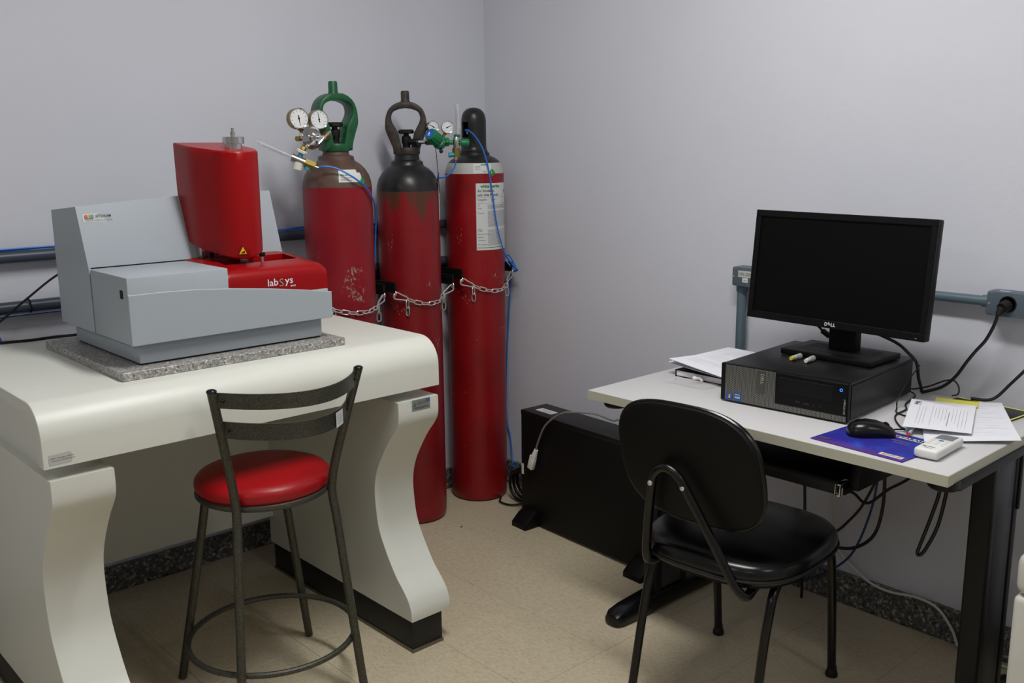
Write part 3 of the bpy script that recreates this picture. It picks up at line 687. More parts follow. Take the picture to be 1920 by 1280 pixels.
part('body', B().cyl((1.668, 2.785, 1.447), (1.664, 2.742, 1.447), .030, n=28).box((1.64, 2.757, 1.43), (1.68, 2.777, 1.475), .004), 'chrome', rg)
part('bonnet', B().lathe([(.036, -.006), (.0375, -.002), (.0375, .002), (.034, .005), (.031, .012), (.026, .021), (.019, .028), (.012, .032), (.012, .037), (.0, .038)], (1.660, 2.742, 1.446), (-.02, -1, 0), 36), 'chrome', rg)
hb = part('adjusting_screw', B().cyl((1.660, 2.706, 1.446), (1.664, 2.672, 1.447), .0050, n=12), 'chrome', rg)
part('tee_bar', B().tube([(1.643, 2.675, 1.427), (1.664, 2.673, 1.447), (1.687, 2.673, 1.465)], .0036, 8), 'chrome', hb)
gn = (-.12, -1, .06)
gauge(rg, (1.625, 2.755, 1.506), gn, .0325, .030, 'brass', -1.45); gauge(rg, (1.692, 2.745, 1.503), gn, .0310, .030, 'brass', 1.7)
for p, q in (((1.630, 2.772, 1.480), (1.650, 2.768, 1.458)), ((1.690, 2.762, 1.478), (1.682, 2.766, 1.458))): part('gauge_stem', B().cyl(p, q, .007, n=10), 'brass', rg)
part('relief_plug', hexbar((1.648, 2.762, 1.444), (1.614, 2.757, 1.443), .009), 'brass', rg)
part('outlet_nut', hexbar((1.643, 2.750, 1.425), (1.630, 2.751, 1.407), .009), 'brass', rg)
def star(b, c, n, r, k, h):
    c, n = V(c), V(n).normalized(); x, y, _ = frame(n); N = k*6
    ring = lambda s, o: [c+n*o+(x*math.cos(a)+y*math.sin(a))*(r*(1+.22*math.cos(k*a))*s) for a in [2*math.pi*i/N for i in range(N)]]
    return b.loft([ring(.8, -h/2), ring(1, -h/4), ring(1, h/4), ring(.8, h/2)])
part('star_nut', star(B(), (1.627, 2.752, 1.403), (.35, -.3, 1), .0155, 5, .011), 'knob_white', rg)
part('connector', B().cyl((1.626, 2.753, 1.400), (1.620, 2.757, 1.380), .0075, n=12), 'teal_plastic', rg)
fm = part('flow_meter', B().cyl((1.600, 2.769, 1.386), (1.638, 2.745, 1.366), .0128, n=20), 'steel', rg)
ft0, ft1 = V((1.602, 2.768, 1.385)), V((1.520, 2.820, 1.430))
part('flow_tube', B().lathe([(.0085, 0), (.0085, .112), (.0095, .1125), (.0095, .119), (.0, .1195)], ft0, ft1-ft0, 18), 'clear_tube', fm)
part('flow_scale', B().cyl(ft0, ft0+(ft1-ft0)*.9, .0028, n=8), 'label_white', fm)
part('brass_block', hexbar((1.634, 2.7475, 1.368), (1.660, 2.731, 1.355), .0165), 'brass_dark', fm)
part('hose_fitting', B().cyl((1.658, 2.732, 1.3555), (1.669, 2.725, 1.3515), .0055, n=10), 'steel', fm)
part('control_knob', B().lathe([(.0115, 0), (.0145, .002), (.0145, .022), (.0125, .024), (0, .024)], (1.617, 2.756, 1.368), (-.25, .12, -1), 18), 'knob_white', fm)
part('end_cap', B().lathe([(.010, 0), (.0105, .012), (0, .012)], (1.640, 2.742, 1.357), (-.25, .05, -1), 16), 'teal_plastic', fm)

rg = thing('gas_regulator', 'green knobbed regulator with upright flow meter on the brown guarded cylinder', 'regulator', (2.18, 2.79, 1.43))
vo = V((*C2, 1.432))+(R2*.75+T2*.66)*.045
part('inlet', B().cyl(vo, (2.172, 2.812, 1.431), .0075, n=14), 'chrome', rg)
part('inlet_nut', hexbar(vo-(R2*.75+T2*.66)*.008, vo+(R2*.75+T2*.66)*.012, .0145), 'cap_black', rg)
kb = V((2.192, 2.768, 1.434)); ke = kb+(R2*-.55+T2*.68+V((0, 0, .46)))*.05; ka = (ke-kb).normalized()
part('body', B().cyl(kb-ka*.022, kb+ka*.004, .0235, n=24).cyl(kb-ka*.028, kb-ka*.022, .017, n=20).cyl((2.19, 2.777, 1.432), (2.172, 2.812, 1.431), .012, n=12), 'chrome', rg)
part('collar', B().cyl(kb-ka*.010, kb-ka*.004, .0262, n=28), 'green_plastic', rg)
kn = B(); N = 36; kx, ky, _ = frame(ka); rr = []
for h, k in ((.004, .93), (.008, 1), (.046, .98), (.052, .9), (.0535, .8)):
    rr.append([kb+ka*h+(kx*math.cos(a)+ky*math.sin(a))*((.0235+.0009*math.cos(12*a))*k) for a in [2*math.pi*i/N for i in range(N)]])
kp = part('pressure_knob', kn.loft(rr), 'green_plastic', rg)
part('knob_badge', B().cyl(kb+ka*.053, kb+ka*.0545, .0165, n=24), 'blue_disc', kp)
kf = lambda u, v: kb+ka*.0552+V((D2.y, -D2.x, 0))*u+(ka.cross(V((D2.y, -D2.x, 0)))*-1 if ka.cross(V((D2.y, -D2.x, 0))).z < 0 else ka.cross(V((D2.y, -D2.x, 0))))*v
decal('knob_mark', kf, 'logo_white', kp, texts=[('A', 0, -.004, .016, 'CENTER', .0006)], rects=[(-.008, -.009, .008, -.0065)])
gauge(rg, (2.196, 2.800, 1.484), (-.25, -1, .12), .0215, .022, 'chrome', 2.6); gauge(rg, (2.238, 2.770, 1.482), (-.55, -1, .15), .0225, .024, 'chrome', .45)
for p, q in (((2.198, 2.812, 1.466), (2.196, 2.782, 1.446)), ((2.240, 2.785, 1.462), (2.205, 2.770, 1.442))): part('gauge_stem', B().cyl(p, q, .006, n=10), 'brass', rg)
part('bleed_knob', B().cyl((2.196, 2.765, 1.412), (2.198, 2.760, 1.400), .004, n=8).sphere((2.198, 2.760, 1.398), .0072), 'cap_black', rg)
part('outlet', B().cyl((2.200, 2.758, 1.432), (2.214, 2.748, 1.430), .008, n=12), 'chrome', rg)
part('wing_nut', star(B(), (2.216, 2.7465, 1.430), tuple(R2), .0125, 4, .014), 'green_plastic', rg)
part('sleeve', B().cyl((2.219, 2.744, 1.429), (2.232, 2.734, 1.428), .0085, n=14), 'green_plastic', rg)
fx, fy = 2.242, 2.727
fm = part('flow_meter', B().lathe([(.011, 1.4085), (.0118, 1.410), (.0118, 1.446), (.011, 1.4475)], (fx, fy, 0), n=20), 'steel', rg)
part('flow_ring', B().lathe([(.0112, 1.446), (.0115, 1.447), (.0115, 1.456), (.009, 1.4565)], (fx+.002, fy-.001, 0), n=20), 'green_plastic', fm)
part('flow_tube', B().lathe([(.0088, 1.4545), (.0088, 1.556), (.0105, 1.5565), (.0105, 1.561), (0, 1.562)], (fx+.004, fy-.003, 0), n=18), 'clear_tube', fm)
part('flow_scale', B().cyl((fx+.004, fy-.003, 1.455), (fx+.004, fy-.003, 1.545), .0025, n=8), 'label_white', fm)
kk = V((fx, fy, 1.427))
kq = part('control_knob', B().lathe([(.006, .010), (.006, .015), (.0130, .016), (.0138, .019), (.0138, .042), (.0125, .045), (0, .045)], kk, R2, 18), 'green_plastic', fm)
part('knob_badge', B().cyl(kk+R2*.045, kk+R2*.0458, .009, n=18), 'blue_disc', kq)
part('brass_block', B().cyl((fx-.001, fy+.001, 1.4085), (fx-.001, fy+.001, 1.378), .0142, n=6), 'brass_dark', fm)
part('end_cap', B().cyl((fx-.006, fy+.002, 1.386), (fx-.026, fy+.014, 1.384), .0085, n=12), 'teal_plastic', fm)
part('hose_fitting', B().cyl((fx-.002, fy+.001, 1.379), (fx-.003, fy+.001, 1.368), .0058, n=10), 'steel', fm)
part('fitting_tip', B().cyl((fx-.003, fy+.001, 1.369), (fx-.003, fy+.001, 1.3655), .0056, n=10), 'sticker_red', fm)

# ---- hoses
solo('gas_hose', B().tube([(1.667, 2.727, 1.3517), (1.680, 2.717, 1.3555), (1.701, 2.704, 1.354), (1.728, 2.687, 1.343), (1.764, 2.664, 1.317), (1.811, 2.676, 1.288), (1.850, 2.694, 1.250), (1.884, 2.728, 1.20), (1.902, 2.76, 1.12), (1.915, 2.80, .98), (1.93, 2.88, .90), (1.95, 2.96, .94)], .0028, 8, smooth=6), 'hose_blue', 'blue hose arching from the tilted flow meter over the brown shouldered cylinder', 'hose', (1.73, 2.687, 1.343))
solo('gas_hose', B().tube([(fx-.003, fy+.001, 1.367), (2.236, 2.731, 1.345), (2.229, 2.737, 1.330), (2.214, 2.748, 1.312), (2.198, 2.764, 1.3045), (2.205, 2.788, 1.306), (2.235, 2.825, 1.318), (2.262, 2.87, 1.27), (2.285, 2.91, 1.15), (2.29, 2.98, 1.14)], .0026, 8, smooth=6), 'hose_blue', 'blue hose looping down from the upright flow meter to the black shouldered cylinder', 'hose', (2.214, 2.748, 1.312))
solo('pressure_line', B().tube([(2.186, 2.776, 1.412), (2.190, 2.776, 1.37), (2.196, 2.778, 1.315), (2.210, 2.79, 1.25)], .0013, 6, smooth=4), 'cap_black', 'thin dark line hanging below the green knobbed regulator', 'tube', (2.19, 2.776, 1.37))
solo('gas_hose', B().tube([(2.452, 2.909, 1.466), (2.434, 2.905, 1.474), (2.428, 2.882, 1.474), (2.430, 2.850, 1.456), (2.434, 2.822, 1.426), (2.438, 2.803, 1.392), (2.446, 2.790, 1.337), (2.450, 2.7815, 1.281), (2.459, 2.778, 1.217), (2.470, 2.777, 1.142), (2.487, 2.777, 1.076), (2.512, 2.779, 1.013), (2.545, 2.785, .975), (2.585, 2.80, .945), (2.612, 2.81, .928), (2.618, 2.835, .925), (2.606, 2.855, .95), (2.602, 2.875, .967), (2.61, 2.862, .985), (2.612, 2.84, .965), (2.614, 2.822, .935), (2.624, 2.84, .918), (2.64, 2.87, .93), (2.655, 2.90, .86), (2.658, 2.93, .55), (2.660, 2.94, .30), (2.660, 2.915, .20), (2.645, 2.886, .102), (2.63, 2.86, .09), (2.6, 2.6, .08)], .0030, 8, smooth=6), 'hose_blue', 'blue hose running from the black domed cap down over the data label', 'hose', (2.45, 2.782, 1.281))

# ---- cylinder brackets and safety chains
link_me = None
def chain_set(c, tips, zmid, side, labels):
    global link_me
    br = thing('cylinder_bracket', labels[0], 'bracket', (c[0], YW, tips[0][2]), 0, 'cylinder wall brackets')
    zb = (tips[0][2]+tips[1][2])/2
    part('back_plate', B().box((c[0]-.15, YW-.010, zb+.0), (c[0]+.15, YW, zb+.04), .001), 'black_matte', br)
    for (tx, ty, tz) in tips:
        part('arm', B().box((tx-.004, ty-.008, tz-.012), (tx+.004, YW-.004, tz+.026), .001), 'black_matte', br)
        part('hook_eye', B().tube([(tx+.0, ty-.004+.007*math.cos(a), tz-.014+.009*math.sin(a)) for a in [2*math.pi*i/12 for i in range(12)]], .0022, 6, closed=True), 'zinc', br)
    ch = thing('safety_chain', labels[1], 'chain', (c[0], c[1]-CR, zmid), 0, 'cylinder safety chains')
    if link_me is None:
        L, W, r = .0132, .0074, .0022
        pts = [(L*.62+W*math.cos(a), W*math.sin(a), 0) for a in [math.pi*(-.5+i/6) for i in range(7)]]+[(-L*.62+W*math.cos(a), W*math.sin(a), 0) for a in [math.pi*(.5+i/6) for i in range(7)]]
        link_me = B().tube(pts, r, 6, closed=True).mesh('link'); link_me.materials.append(M['zinc'])
    def put(p, x, roll):
        x = V(x).normalized(); up = V((0, 0, 1)); y = up.cross(x).normalized() if abs(x.z) < .95 else V((1, 0, 0)); z = x.cross(y)
        y, z = y*math.cos(roll)+z*math.sin(roll), z*math.cos(roll)-y*math.sin(roll)
        m = Matrix((x, y, z)).transposed().to_4x4(); m.translation = V(p)-WM[ch].translation
        o = bpy.data.objects.new('link', link_me); COL.objects.link(o); o.parent = ch; o.matrix_local = m
    # path from tip to tip round the front of the drum
    a0 = math.atan2(tips[0][1]-c[1], tips[0][0]-c[0]); a1 = math.atan2(tips[1][1]-c[1], tips[1][0]-c[0])
    if a1 < a0: a1 += 2*math.pi
    rr = CR+.008; pth = []
    for i in range(121):
        k = i/120; a = a0+(a1-a0)*k; e = abs(2*k-1); r0 = rr+max(0, e-.75)*4*(math.hypot(tips[0][0]-c[0], tips[0][1]-c[1])-rr)
        z = zmid+((tips[0][2]-.02)*(1-k)+(tips[1][2]-.02)*k-zmid)*e**2.0
        pth.append(V((c[0]+r0*math.cos(a), c[1]+r0*math.sin(a), z)))
    acc = [0]
    for p, q in zip(pth, pth[1:]): acc.append(acc[-1]+(q-p).length)
    def at(s):
        for i in range(120):
            if acc[i+1] >= s: return pth[i]+(pth[i+1]-pth[i])*((s-acc[i])/(acc[i+1]-acc[i]))
        return pth[-1]
    clip = .056; tot = acc[-1]-2*clip; n = round(tot/.0262); pitch = tot/n
    for i in range(n):
        s = clip+pitch*(i+.5); p = at(s); put(p, at(s+.006)-at(s-.006), (i % 2)*math.pi/2+.35)
    for end, s0 in ((0, 0), (1, acc[-1])):
        tip = V(tips[end])+V((0, -.004, -.020)); far = at(clip) if end == 0 else at(acc[-1]-clip)
        x = (far-tip); ln = x.length; x.normalize(); y = V((0, 0, 1)).cross(x).normalized(); z = x.cross(y)
        pts = [tip+x*(ln*u)+z*wv for u, wv in ((-.05, .005), (-.07, -.005), (.1, -.0125), (.5, -.0095), (.95, -.0055), (1.06, 0), (.95, .0055), (.5, .0085), (.1, .0115))]
        part('carabiner', B().tube(catmull(pts, 3, True), .0027, 6, closed=True), 'zinc', ch)
        # loose tail links
        q = far+V((0, 0, -.020))
        put(q, (0, 0, 1), .3+end); put(q+V((0, 0, -.0262)), (0, 0, 1), 1.9+end)
chain_set(C1, [(1.645, 2.735, .925), (1.912, 2.742, .925)], .875, 0, ('black wall bracket beside the green guarded cylinder', 'zinc safety chain across the cylinder nearest the cream table'))
chain_set(C2, [(2.012, 2.815, .913), (2.282, 2.82, .915)], .852, 0, ('black wall bracket around the brown guarded cylinder', 'zinc safety chain across the middle cylinder'))
chain_set(C3, [(2.345, 2.842, .928), (2.612, 2.85, .932)], .862, 0, ('black wall bracket around the black capped cylinder', 'zinc safety chain across the cylinder in the room corner'))

# ================================================================== black tower unit by the wall
ua = R(-3.2)
t = thing('power_unit', 'tall slim black power unit standing on feet beside the desk', 'power unit', (2.40, 2.57, 0), ua)
LN = .68      # local x: into the wall, local y: negative towards the desk
case = part('case', B().box((0, -LN, .012), (.128, 0, .440), .003), 'black_matte', t, local=True)
part('top_cover', B().box((-.001, -LN-.001, .424), (.129, .001, .442), .003), 'pc_top', t, local=True)
for y in (-.095, -LN+.0):
    out = [(-.062, 0), (.19, 0), (.19, .016), (.150, .055), (.125, .064), (.0, .064), (-.03, .046), (-.062, .018)]
    part('foot', B().prism([(x, y, z) for x, z in out], (0, .082, 0), .004), 'black_plastic', t, local=True)
for z0, z1 in ((.30, .41), (.10, .25)): part('rear_socket', B().box((.02, 0, z0), (.10, .007, z1), .001), 'black_plastic', t, local=True)
decal('top_sticker', plane_fn((.036, -.13, .4426), (0, 1, 0), (1, 0, 0)), 'label_white', t, rects=[(0, 0, .088, .036)], local=True)
decal('top_sticker_print', plane_fn((.036, -.13, .4430), (0, 1, 0), (1, 0, 0)), 'ink_light', t, rects=[(.01, .008+.007*k, .07, .010+.007*k) for k in range(3)], local=True)
decal('side_sticker', plane_fn((-.0006, -.016, .190), (0, 1, 0), (0, 0, 1)), 'label_white', t, rects=[(0, 0, .014, .042)], local=True)
t = thing('gray_cable', 'gray cable with a white connector hanging over the black power unit', 'cable', (2.45, 2.25, .443))
part('cord', B().tube([(2.552, 2.10, .30), (2.548, 2.13, .42), (2.50, 2.165, .462), (2.47, 2.175, .466), (2.43, 2.22, .488), (2.395, 2.29, .487), (2.381, 2.345, .472), (2.374, 2.412, .418), (2.375, 2.452, .345), (2.377, 2.465, .31)], .0036, 8, smooth=6), 'cable_grey', t)
part('connector', B().box((-.009, -.0125, -.056), (.009, .0125, 0), .003, mtx=Matrix.Translation((2.377, 2.478, .286)) @ Matrix.Rotation(R(17), 4, 'X')).cyl((2.377, 2.464, .312), (2.377, 2.476, .284), .008, .0115, 12), 'white_plastic', t)
b = B()
for k in range(3): b.tube([(2.52+.02*k, 2.71+.055*math.cos(a)*1.05, .072+.062*math.sin(a)+.004*k) for a in [2*math.pi*i/28 for i in range(28)]], .0062, 8, closed=True)
b.tube([(2.54, 2.66, .012), (2.47, 2.70, .007), (2.46, 2.76, .007), (2.50, 2.80, .007)], .004, 8, smooth=5)
solo('coiled_cable', b, 'cable_black', 'coiled black power cable on the floor behind the power unit', 'cable', (2.54, 2.71, .007))
solo('floor_crumb', B().sphere((2.186, 2.677, .0022), .004, (1.2, .8, .55), 8, 6), 'shoulder_brown', 'small dark crumb on the floor in front of the cylinders', 'crumb', (2.186, 2.677, 0))

# ================================================================== computer desk
DX0, DX1, DY0, DY1, DZ = 1.938, 2.572, .788, 1.800, .740
dk = thing('computer_desk', 'light grey computer desk on a black metal frame against the right wall', 'desk', ((DX0+DX1)/2, (DY0+DY1)/2, 0))
dt = part('desktop', B().box((DX0+.002, DY0+.002, DZ-.024), (DX1, DY1-.002, DZ), .0015), 'laminate_white', dk)
part('edge_band', B().box((DX0, DY0+.0023, DZ-.0245), (DX0+.0022, DY1-.0023, DZ-.0008)).box((DX0, DY0, DZ-.0245), (DX1, DY0+.0022, DZ-.0008)).box((DX0, DY1-.0022, DZ-.0245), (DX1, DY1, DZ-.0008)), 'edge_band', dt)
for yc in (.815, 1.772):
    lg = part('leg_frame', B().box((2.192, yc-.026, .05), (2.222, yc+.024, .70), .006, 3).box((2.322, yc-.026, .05), (2.352, yc+.024, .70), .006, 3), 'desk_leg_black', dk)
    part('cable_cover', B().box((2.224, yc-.024, .062), (2.320, yc+.022, .69), .002), 'desk_leg_grey', lg)
    yb_ = yc if yc < 1 else 1.735
    part('top_beam', B().box((1.99, yb_-.033, .694), (2.55, yb_+.033, .7165), .004).lathe([(.0, .696), (.028, .696), (.033, .701), (.033, .7165), (0, .7165)], (1.985, yb_, 0), n=28), 'desk_leg_black', lg)
    rg_ = []
    for x, h, wd in ((2.015, .022, .012), (2.020, .036, .026), (2.035, .045, .033), (2.08, .052, .036), (2.2, .060, .037), (2.34, .060, .037), (2.46, .050, .036), (2.515, .043, .033), (2.530, .034, .026), (2.535, .022, .012)):
        rg_.append([(x, yc+a*wd, z) for a, z in ((-1, .012), (-1, h*.55), (-.8, h*.88), (-.4, h), (.4, h), (.8, h*.88), (1, h*.55), (1, .012), (.9, .006), (-.9, .006))])
    part('foot', B().loft(rg_), 'black_gloss', lg)
    for gx in (2.05, 2.50): part('glide', B().cyl((gx, yc, 0), (gx, yc, .010), .018, n=16), 'rubber', lg)
part('side_hook', B().box((2.338, DY0-.004, .56), (2.350, DY0+.004, .713), .002), 'desk_leg_black', dk)
kt = part('keyboard_tray', B().box((2.0, 1.045, .612), (2.36, 1.575, .628), .003).box((2.02, 1.022, .622), (2.36, 1.045, .692), .004).box((2.02, 1.575, .622), (2.36, 1.598, .692), .004).box((2.02, 1.02, .688), (2.36, 1.60, .7165), .002), 'black_plastic', dk)
part('wrist_roll', B().cyl((1.992, 1.058, .630), (1.992, 1.562, .630), .0155, n=18), 'foam_black', kt)
part('end_clip', B().box((1.975, 1.044, .616), (1.990, 1.0465, .646), .0008).box((1.975, 1.0555, .616), (1.990, 1.058, .646), .0008).box((1.975, 1.045, .6425), (2.02, 1.0570, .646), .0008).box((1.975, 1.045, .616), (1.979, 1.0570, .620), .0008), 'chrome', kt)

# ================================================================== office chair
def office_chair():
    t = thing('office_chair', 'black armless office chair with a rounded backrest and tubular frame', 'chair', (2.0, 1.33, 0), R(5))
    def sup(a, b, n, N=56):
        o = []
        for i in range(N):
            th = 2*math.pi*i/N; c, s = math.cos(th), math.sin(th)
            o.append((a*math.copysign(abs(c)**(2/n), c), b*math.copysign(abs(s)**(2/n), s)))
        return o
    # seat pad with piping
    so = sup(.228, .212, 2.9); cx, cy = -.012, -.018
    def srow(k, z, dome=0): return [(cx+x*k, cy+y*k*(1-.10*(x/.228)*-1 if False else 1), z) for x, y in so]
    seat = part('seat', B().loft([srow(.90, .408), srow(.965, .412), srow(1.0, .424), srow(1.004, .438), srow(.99, .450), srow(.955, .459), srow(.88, .465), srow(.70, .468), srow(.4, .468), srow(.1, .467)]), 'black_gloss', t, local=True)
    part('piping', B().tube(srow(1.004, .4245), .0042, 6, closed=True), 'rubber', seat, local=True)
    part('seat_pan', B().loft([srow(.80, .398), srow(.93, .402), srow(.93, .411)]), 'black_plastic', t, local=True)
    # backrest, leaning back and slightly skewed
    bo = sup(.192, .1475, 3.0); lean = R(8)
    def bpt(y, z, d): # d: depth towards the sitter
        return V((-.2355-z*math.tan(lean)+d, .012+y+z*.10, .674+z))
    def brow(k, d): return [bpt(y*k, z*k, d-.018*(1-(y/.192)**2)*0) for y, z in bo]
    br = part('backrest', B().loft([brow(.3, -.001), brow(.93, -.001), brow(.975, .002), brow(1.0, .009), brow(1.0, .020), brow(.985, .032), brow(.94, .042), brow(.8, .048), brow(.3, .050)]), 'black_plastic', t, local=True)
    part('piping', B().tube(brow(1.004, .012), .0042, 6, closed=True), 'black_gloss', br, local=True)
    # inverted V back bracket
    pts = [(-.11, .112, .400), (-.185, .119, .396), (-.219, .122, .402), (-.232, .121, .425), (-.237, .116, .50), (-.2535, .096, .610), (-.2600, .084, .645), (-.2635, .062, .665), (-.2640, .040, .6675), (-.2625, .018, .655), (-.2590, .000, .630), (-.247, -.058, .530), (-.234, -.112, .430), (-.228, -.135, .398), (-.214, -.146, .386), (-.185, -.145, .392), (-.11, -.135, .401)]
    part('back_bracket', B().tube(pts, .0115, 12, smooth=4), 'black_gloss', t, local=True)
    for y, z in ((.091, .622), (.001, .630)): part('bolt', B().lathe([(.0068, 0), (.0062, .0035), (.003, .005), (0, .0052)], (-.2665, y, z), (-1, 0, .1), 12), 'zinc', t, local=True)
    # legs bent from the under-seat frame
    for s in (-1, 1):
        part('leg', B().tube([(-.02, s*.150-.01, .397), (-.09, s*.158-.01, .392), (-.130, s*.164-.008, .372), (-.152, s*.168-.006, .33), (-.172, s*.170, .22), (-.214, s*.174, .004)], .0115, 12, smooth=5), 'black_gloss', t, local=True)
        part('leg', B().tube([(.05, s*.150-.01, .397), (.13, s*.160-.008, .394), (.175, s*.168-.004, .372), (.190, s*.172, .33), (.204, s*.173, .22), (.230, s*.174+.002, .012)], .0115, 12, smooth=5), 'black_gloss', t, local=True)
        part('foot_cap', B().lathe([(.0155, 0), (.0165, .004), (.0155, .012), (.013, .018), (.0125, .030), (.0115, .031)], (.230, s*.174+.002, 0), n=16), 'rubber', t, local=True)
        part('foot_cap', B().lathe([(.0155, 0), (.0165, .004), (.0155, .012), (.013, .018), (.0125, .030), (.0115, .031)], (-.214, s*.174, 0), n=16), 'rubber', t, local=True)
    part('cross_bar', B().cyl((-.09, -.165, .394), (-.09, .148, .394), .010, n=10).cyl((.13, -.168, .394), (.13, .152, .394), .010, n=10), 'black_gloss', t, local=True)
office_chair()

# ================================================================== desktop computer
pc = thing('desktop_computer', 'black desktop computer lying flat under the monitor', 'computer', (2.119, 1.296, DZ), R(3.55))
W2 = .1775
cs = part('case', B().box((.012, -W2+.003, .006), (.398, W2-.003, .102), .002), 'pc_side', pc, local=True)
part('top_cover', B().box((.014, -W2+.001, .098), (.398, W2-.001, .1035), .002), 'pc_top', pc, local=True)
for fx_ in (.04, .36):
    for fy_ in (-.14, .14): part('rubber_foot', B().cyl((fx_, fy_, 0), (fx_, fy_, .008), .012), 'rubber', pc, local=True)
fb = part('front_bezel', B().box((0, -W2, .003), (.016, W2, .1045), .003), 'black_plastic', pc, local=True)
gv = part('grille', B().box((-.0012, .0165, .006), (.004, W2-.0145, .1015), .0006, 1).box((-.0012, -W2+.002, .006), (.004, .017, .0215), .0006, 1), 'pc_grille', fb, local=True)
part('drive_panel', B().box((-.0022, -W2+.002, .0215), (.003, .0165, .102), .0008, 1), 'black_plastic', fb, local=True)
part('optical_drive', B().box((-.0030, -.140, .052), (-.001, .006, .092), .0006, 1), 'black_matte', fb, local=True)
part('drive_button', B().box((-.0038, -.118, .055), (-.002, -.106, .060), .0004, 1), 'black_plastic', fb, local=True)
part('logo_plate', B().box((-.0024, W2-.131, .040), (.001, W2-.109, .1005), .0006, 1), 'plate_grey', fb, local=True)
decal('logo', plane_fn((-.0030, W2-.1235, .093), (0, 0, -1), (0, -1, 0)), 'logo_silver', fb, texts=[('DELL', .0, -.0035, .0125, 'LEFT', .0003)], local=True)
pf = plane_fn((-.0031, W2, 0), (0, -1, 0), (0, 0, 1))
decal('badge_sticker', plane_fn((-.0020, W2, 0), (0, -1, 0), (0, 0, 1)), 'sticker_blue', fb, rects=[(.0175, .008, .0375, .027), (.0430, .007, .063, .030)], local=True)
decal('badge_sticker', plane_fn((-.0024, W2, 0), (0, -1, 0), (0, 0, 1)), 'warning_yellow', fb, polys=[[(.026, .0125), (.031, .0125), (.0325, .018), (.027, .018)]], local=True)
decal('badge_sticker', plane_fn((-.0024, W2, 0), (0, -1, 0), (0, 0, 1)), 'sticker_orange', fb, polys=[[(.0265, .0185), (.032, .0185), (.033, .023), (.0275, .023)]], local=True)
decal('badge_sticker', plane_fn((-.0024, W2, 0), (0, -1, 0), (0, 0, 1)), 'logo_white', fb, rects=[(.0455, .024, .0605, .0255)], texts=[('intel', .0455, .015, .0085, 'LEFT', .0002)], local=True)
part('usb_port', B().box((-.0027, -.053, .0335), (-.002, -.040, .0385), .0003, 1), 'valve_dark', fb, local=True)
part('usb_port', B().box((-.0027, -.078, .0315), (-.002, -.063, .0375), .0003, 1), 'valve_dark', fb, local=True)
for ya in (-.090, -.107): part('audio_jack', B().cyl((-.0030, ya, .0345), (-.002, ya, .0345), .0028, n=12), 'valve_dark', fb, local=True)
part('power_button', B().tube([(-.0028, -.160+.0032*math.cos(a), .0855+.0032*math.sin(a)) for a in [2*math.pi*i/20 for i in range(20)]], .0008, 5, closed=True), 'led_blue', fb, local=True)
decal('model_print', plane_fn((-.0028, -.168, .064), (0, 0, -1), (0, -1, 0)), 'logo_silver', fb, texts=[('OPTIPLEX 390', 0, 0, .0062, 'LEFT', .0001)], local=True)
decal('seal', plane_fn((.372, -W2+.002, .030), (1, 0, 0), (0, 0, 1)), 'seal_pink', cs, rects=[(0, 0, .010, .045)], local=True)
decal('seal', plane_fn((.372, -W2+.002, .075), (1, 0, 0), (0, 0, 1)), 'label_white', cs, rects=[(0, 0, .010, .018)], local=True)
part('side_cover', B().box((.02, -W2+.0005, .010), (.39, -W2+.004, .094), .001), 'pc_side', pc, local=True)

# ================================================================== monitor
PT = DZ+.1036
mo = thing('computer_monitor', 'wide black flat screen monitor standing on the computer case', 'monitor', (2.39, 1.29, PT))
tm = Matrix.Translation((2.357, 1.296, 1.079)) @ Matrix.Rotation(R(.4), 4, 'X') @ Matrix.Rotation(R(5.3), 4, 'Y')
# panel local axes: x away from the viewer, y left, z up
MW, MH = .2585, .1520
sc = part('housing', B().box((.004, -MW, -MH), (.030, MW, MH), .004, mtx=tm).box((.028, -.17, -.09), (.055, .17, .10), .012, mtx=tm), 'black_plastic', mo)
bz = B()
for lo, hi in (((-.002, -MW, MH-.0175), (.006, MW, MH)), ((-.002, -MW, -MH), (.006, MW, -MH+.0205)), ((-.002, -MW, -MH+.0205), (.006, -MW+.0165, MH-.0175)), ((-.002, MW-.0165, -MH+.0205), (.006, MW, MH-.0175))): bz.box(lo, hi, .0012, 1, mtx=tm)
bz = part('bezel', bz, 'black_plastic', mo)
part('screen', B().box((.0025, -MW+.016, -MH+.020), (.005, MW-.016, MH-.017), mtx=tm), 'screen_black', mo)
decal('logo', lambda u, v: tm @ V((-.0027, .0145-u, -MH+.0065+v)), 'logo_white', bz, texts=[('D', 0, 0, .0125, 'LEFT', .0003)])
for k in range(2): decal('logo', lambda u, v: tm @ V((-.0027, .0145-.0188-.0068*k-u, -MH+.0065+v)), 'logo_white', bz, texts=[('L', 0, 0, .0125, 'LEFT', .0003)])
def ell(u, v, tm=tm):
    a = R(40); x, y = u*math.cos(a)-v*math.sin(a), u*math.sin(a)+v*math.cos(a); return tm @ V((-.0027, .0145-.0140-x, -MH+.0075+y))
decal('logo', ell, 'logo_white', bz, texts=[('E', 0, 0, .0112, 'LEFT', .0003)])
part('button_strip', B().box((-.0028, -MW+.02, -MH+.006), (-.0015, -MW+.024, -MH+.008), mtx=tm), 'ink_light', bz)
st = part('stand_neck', B().box((2.398, 1.250, PT+.010), (2.432, 1.328, 1.06), .003), 'black_matte', mo)
base = part('stand_base', B().box((2.315, 1.160, PT+.001), (2.480, 1.425, PT+.017), .003, mtx=None), 'black_plastic', mo)
part('base_tray', B().box((2.350, 1.195, PT+.0165), (2.450, 1.390, PT+.0178), .0004, 1), 'black_matte', base)
cb = thing('video_cable', 'black video cable with a ferrite bead hanging behind the monitor', 'cable', (2.47, 1.38, .88))
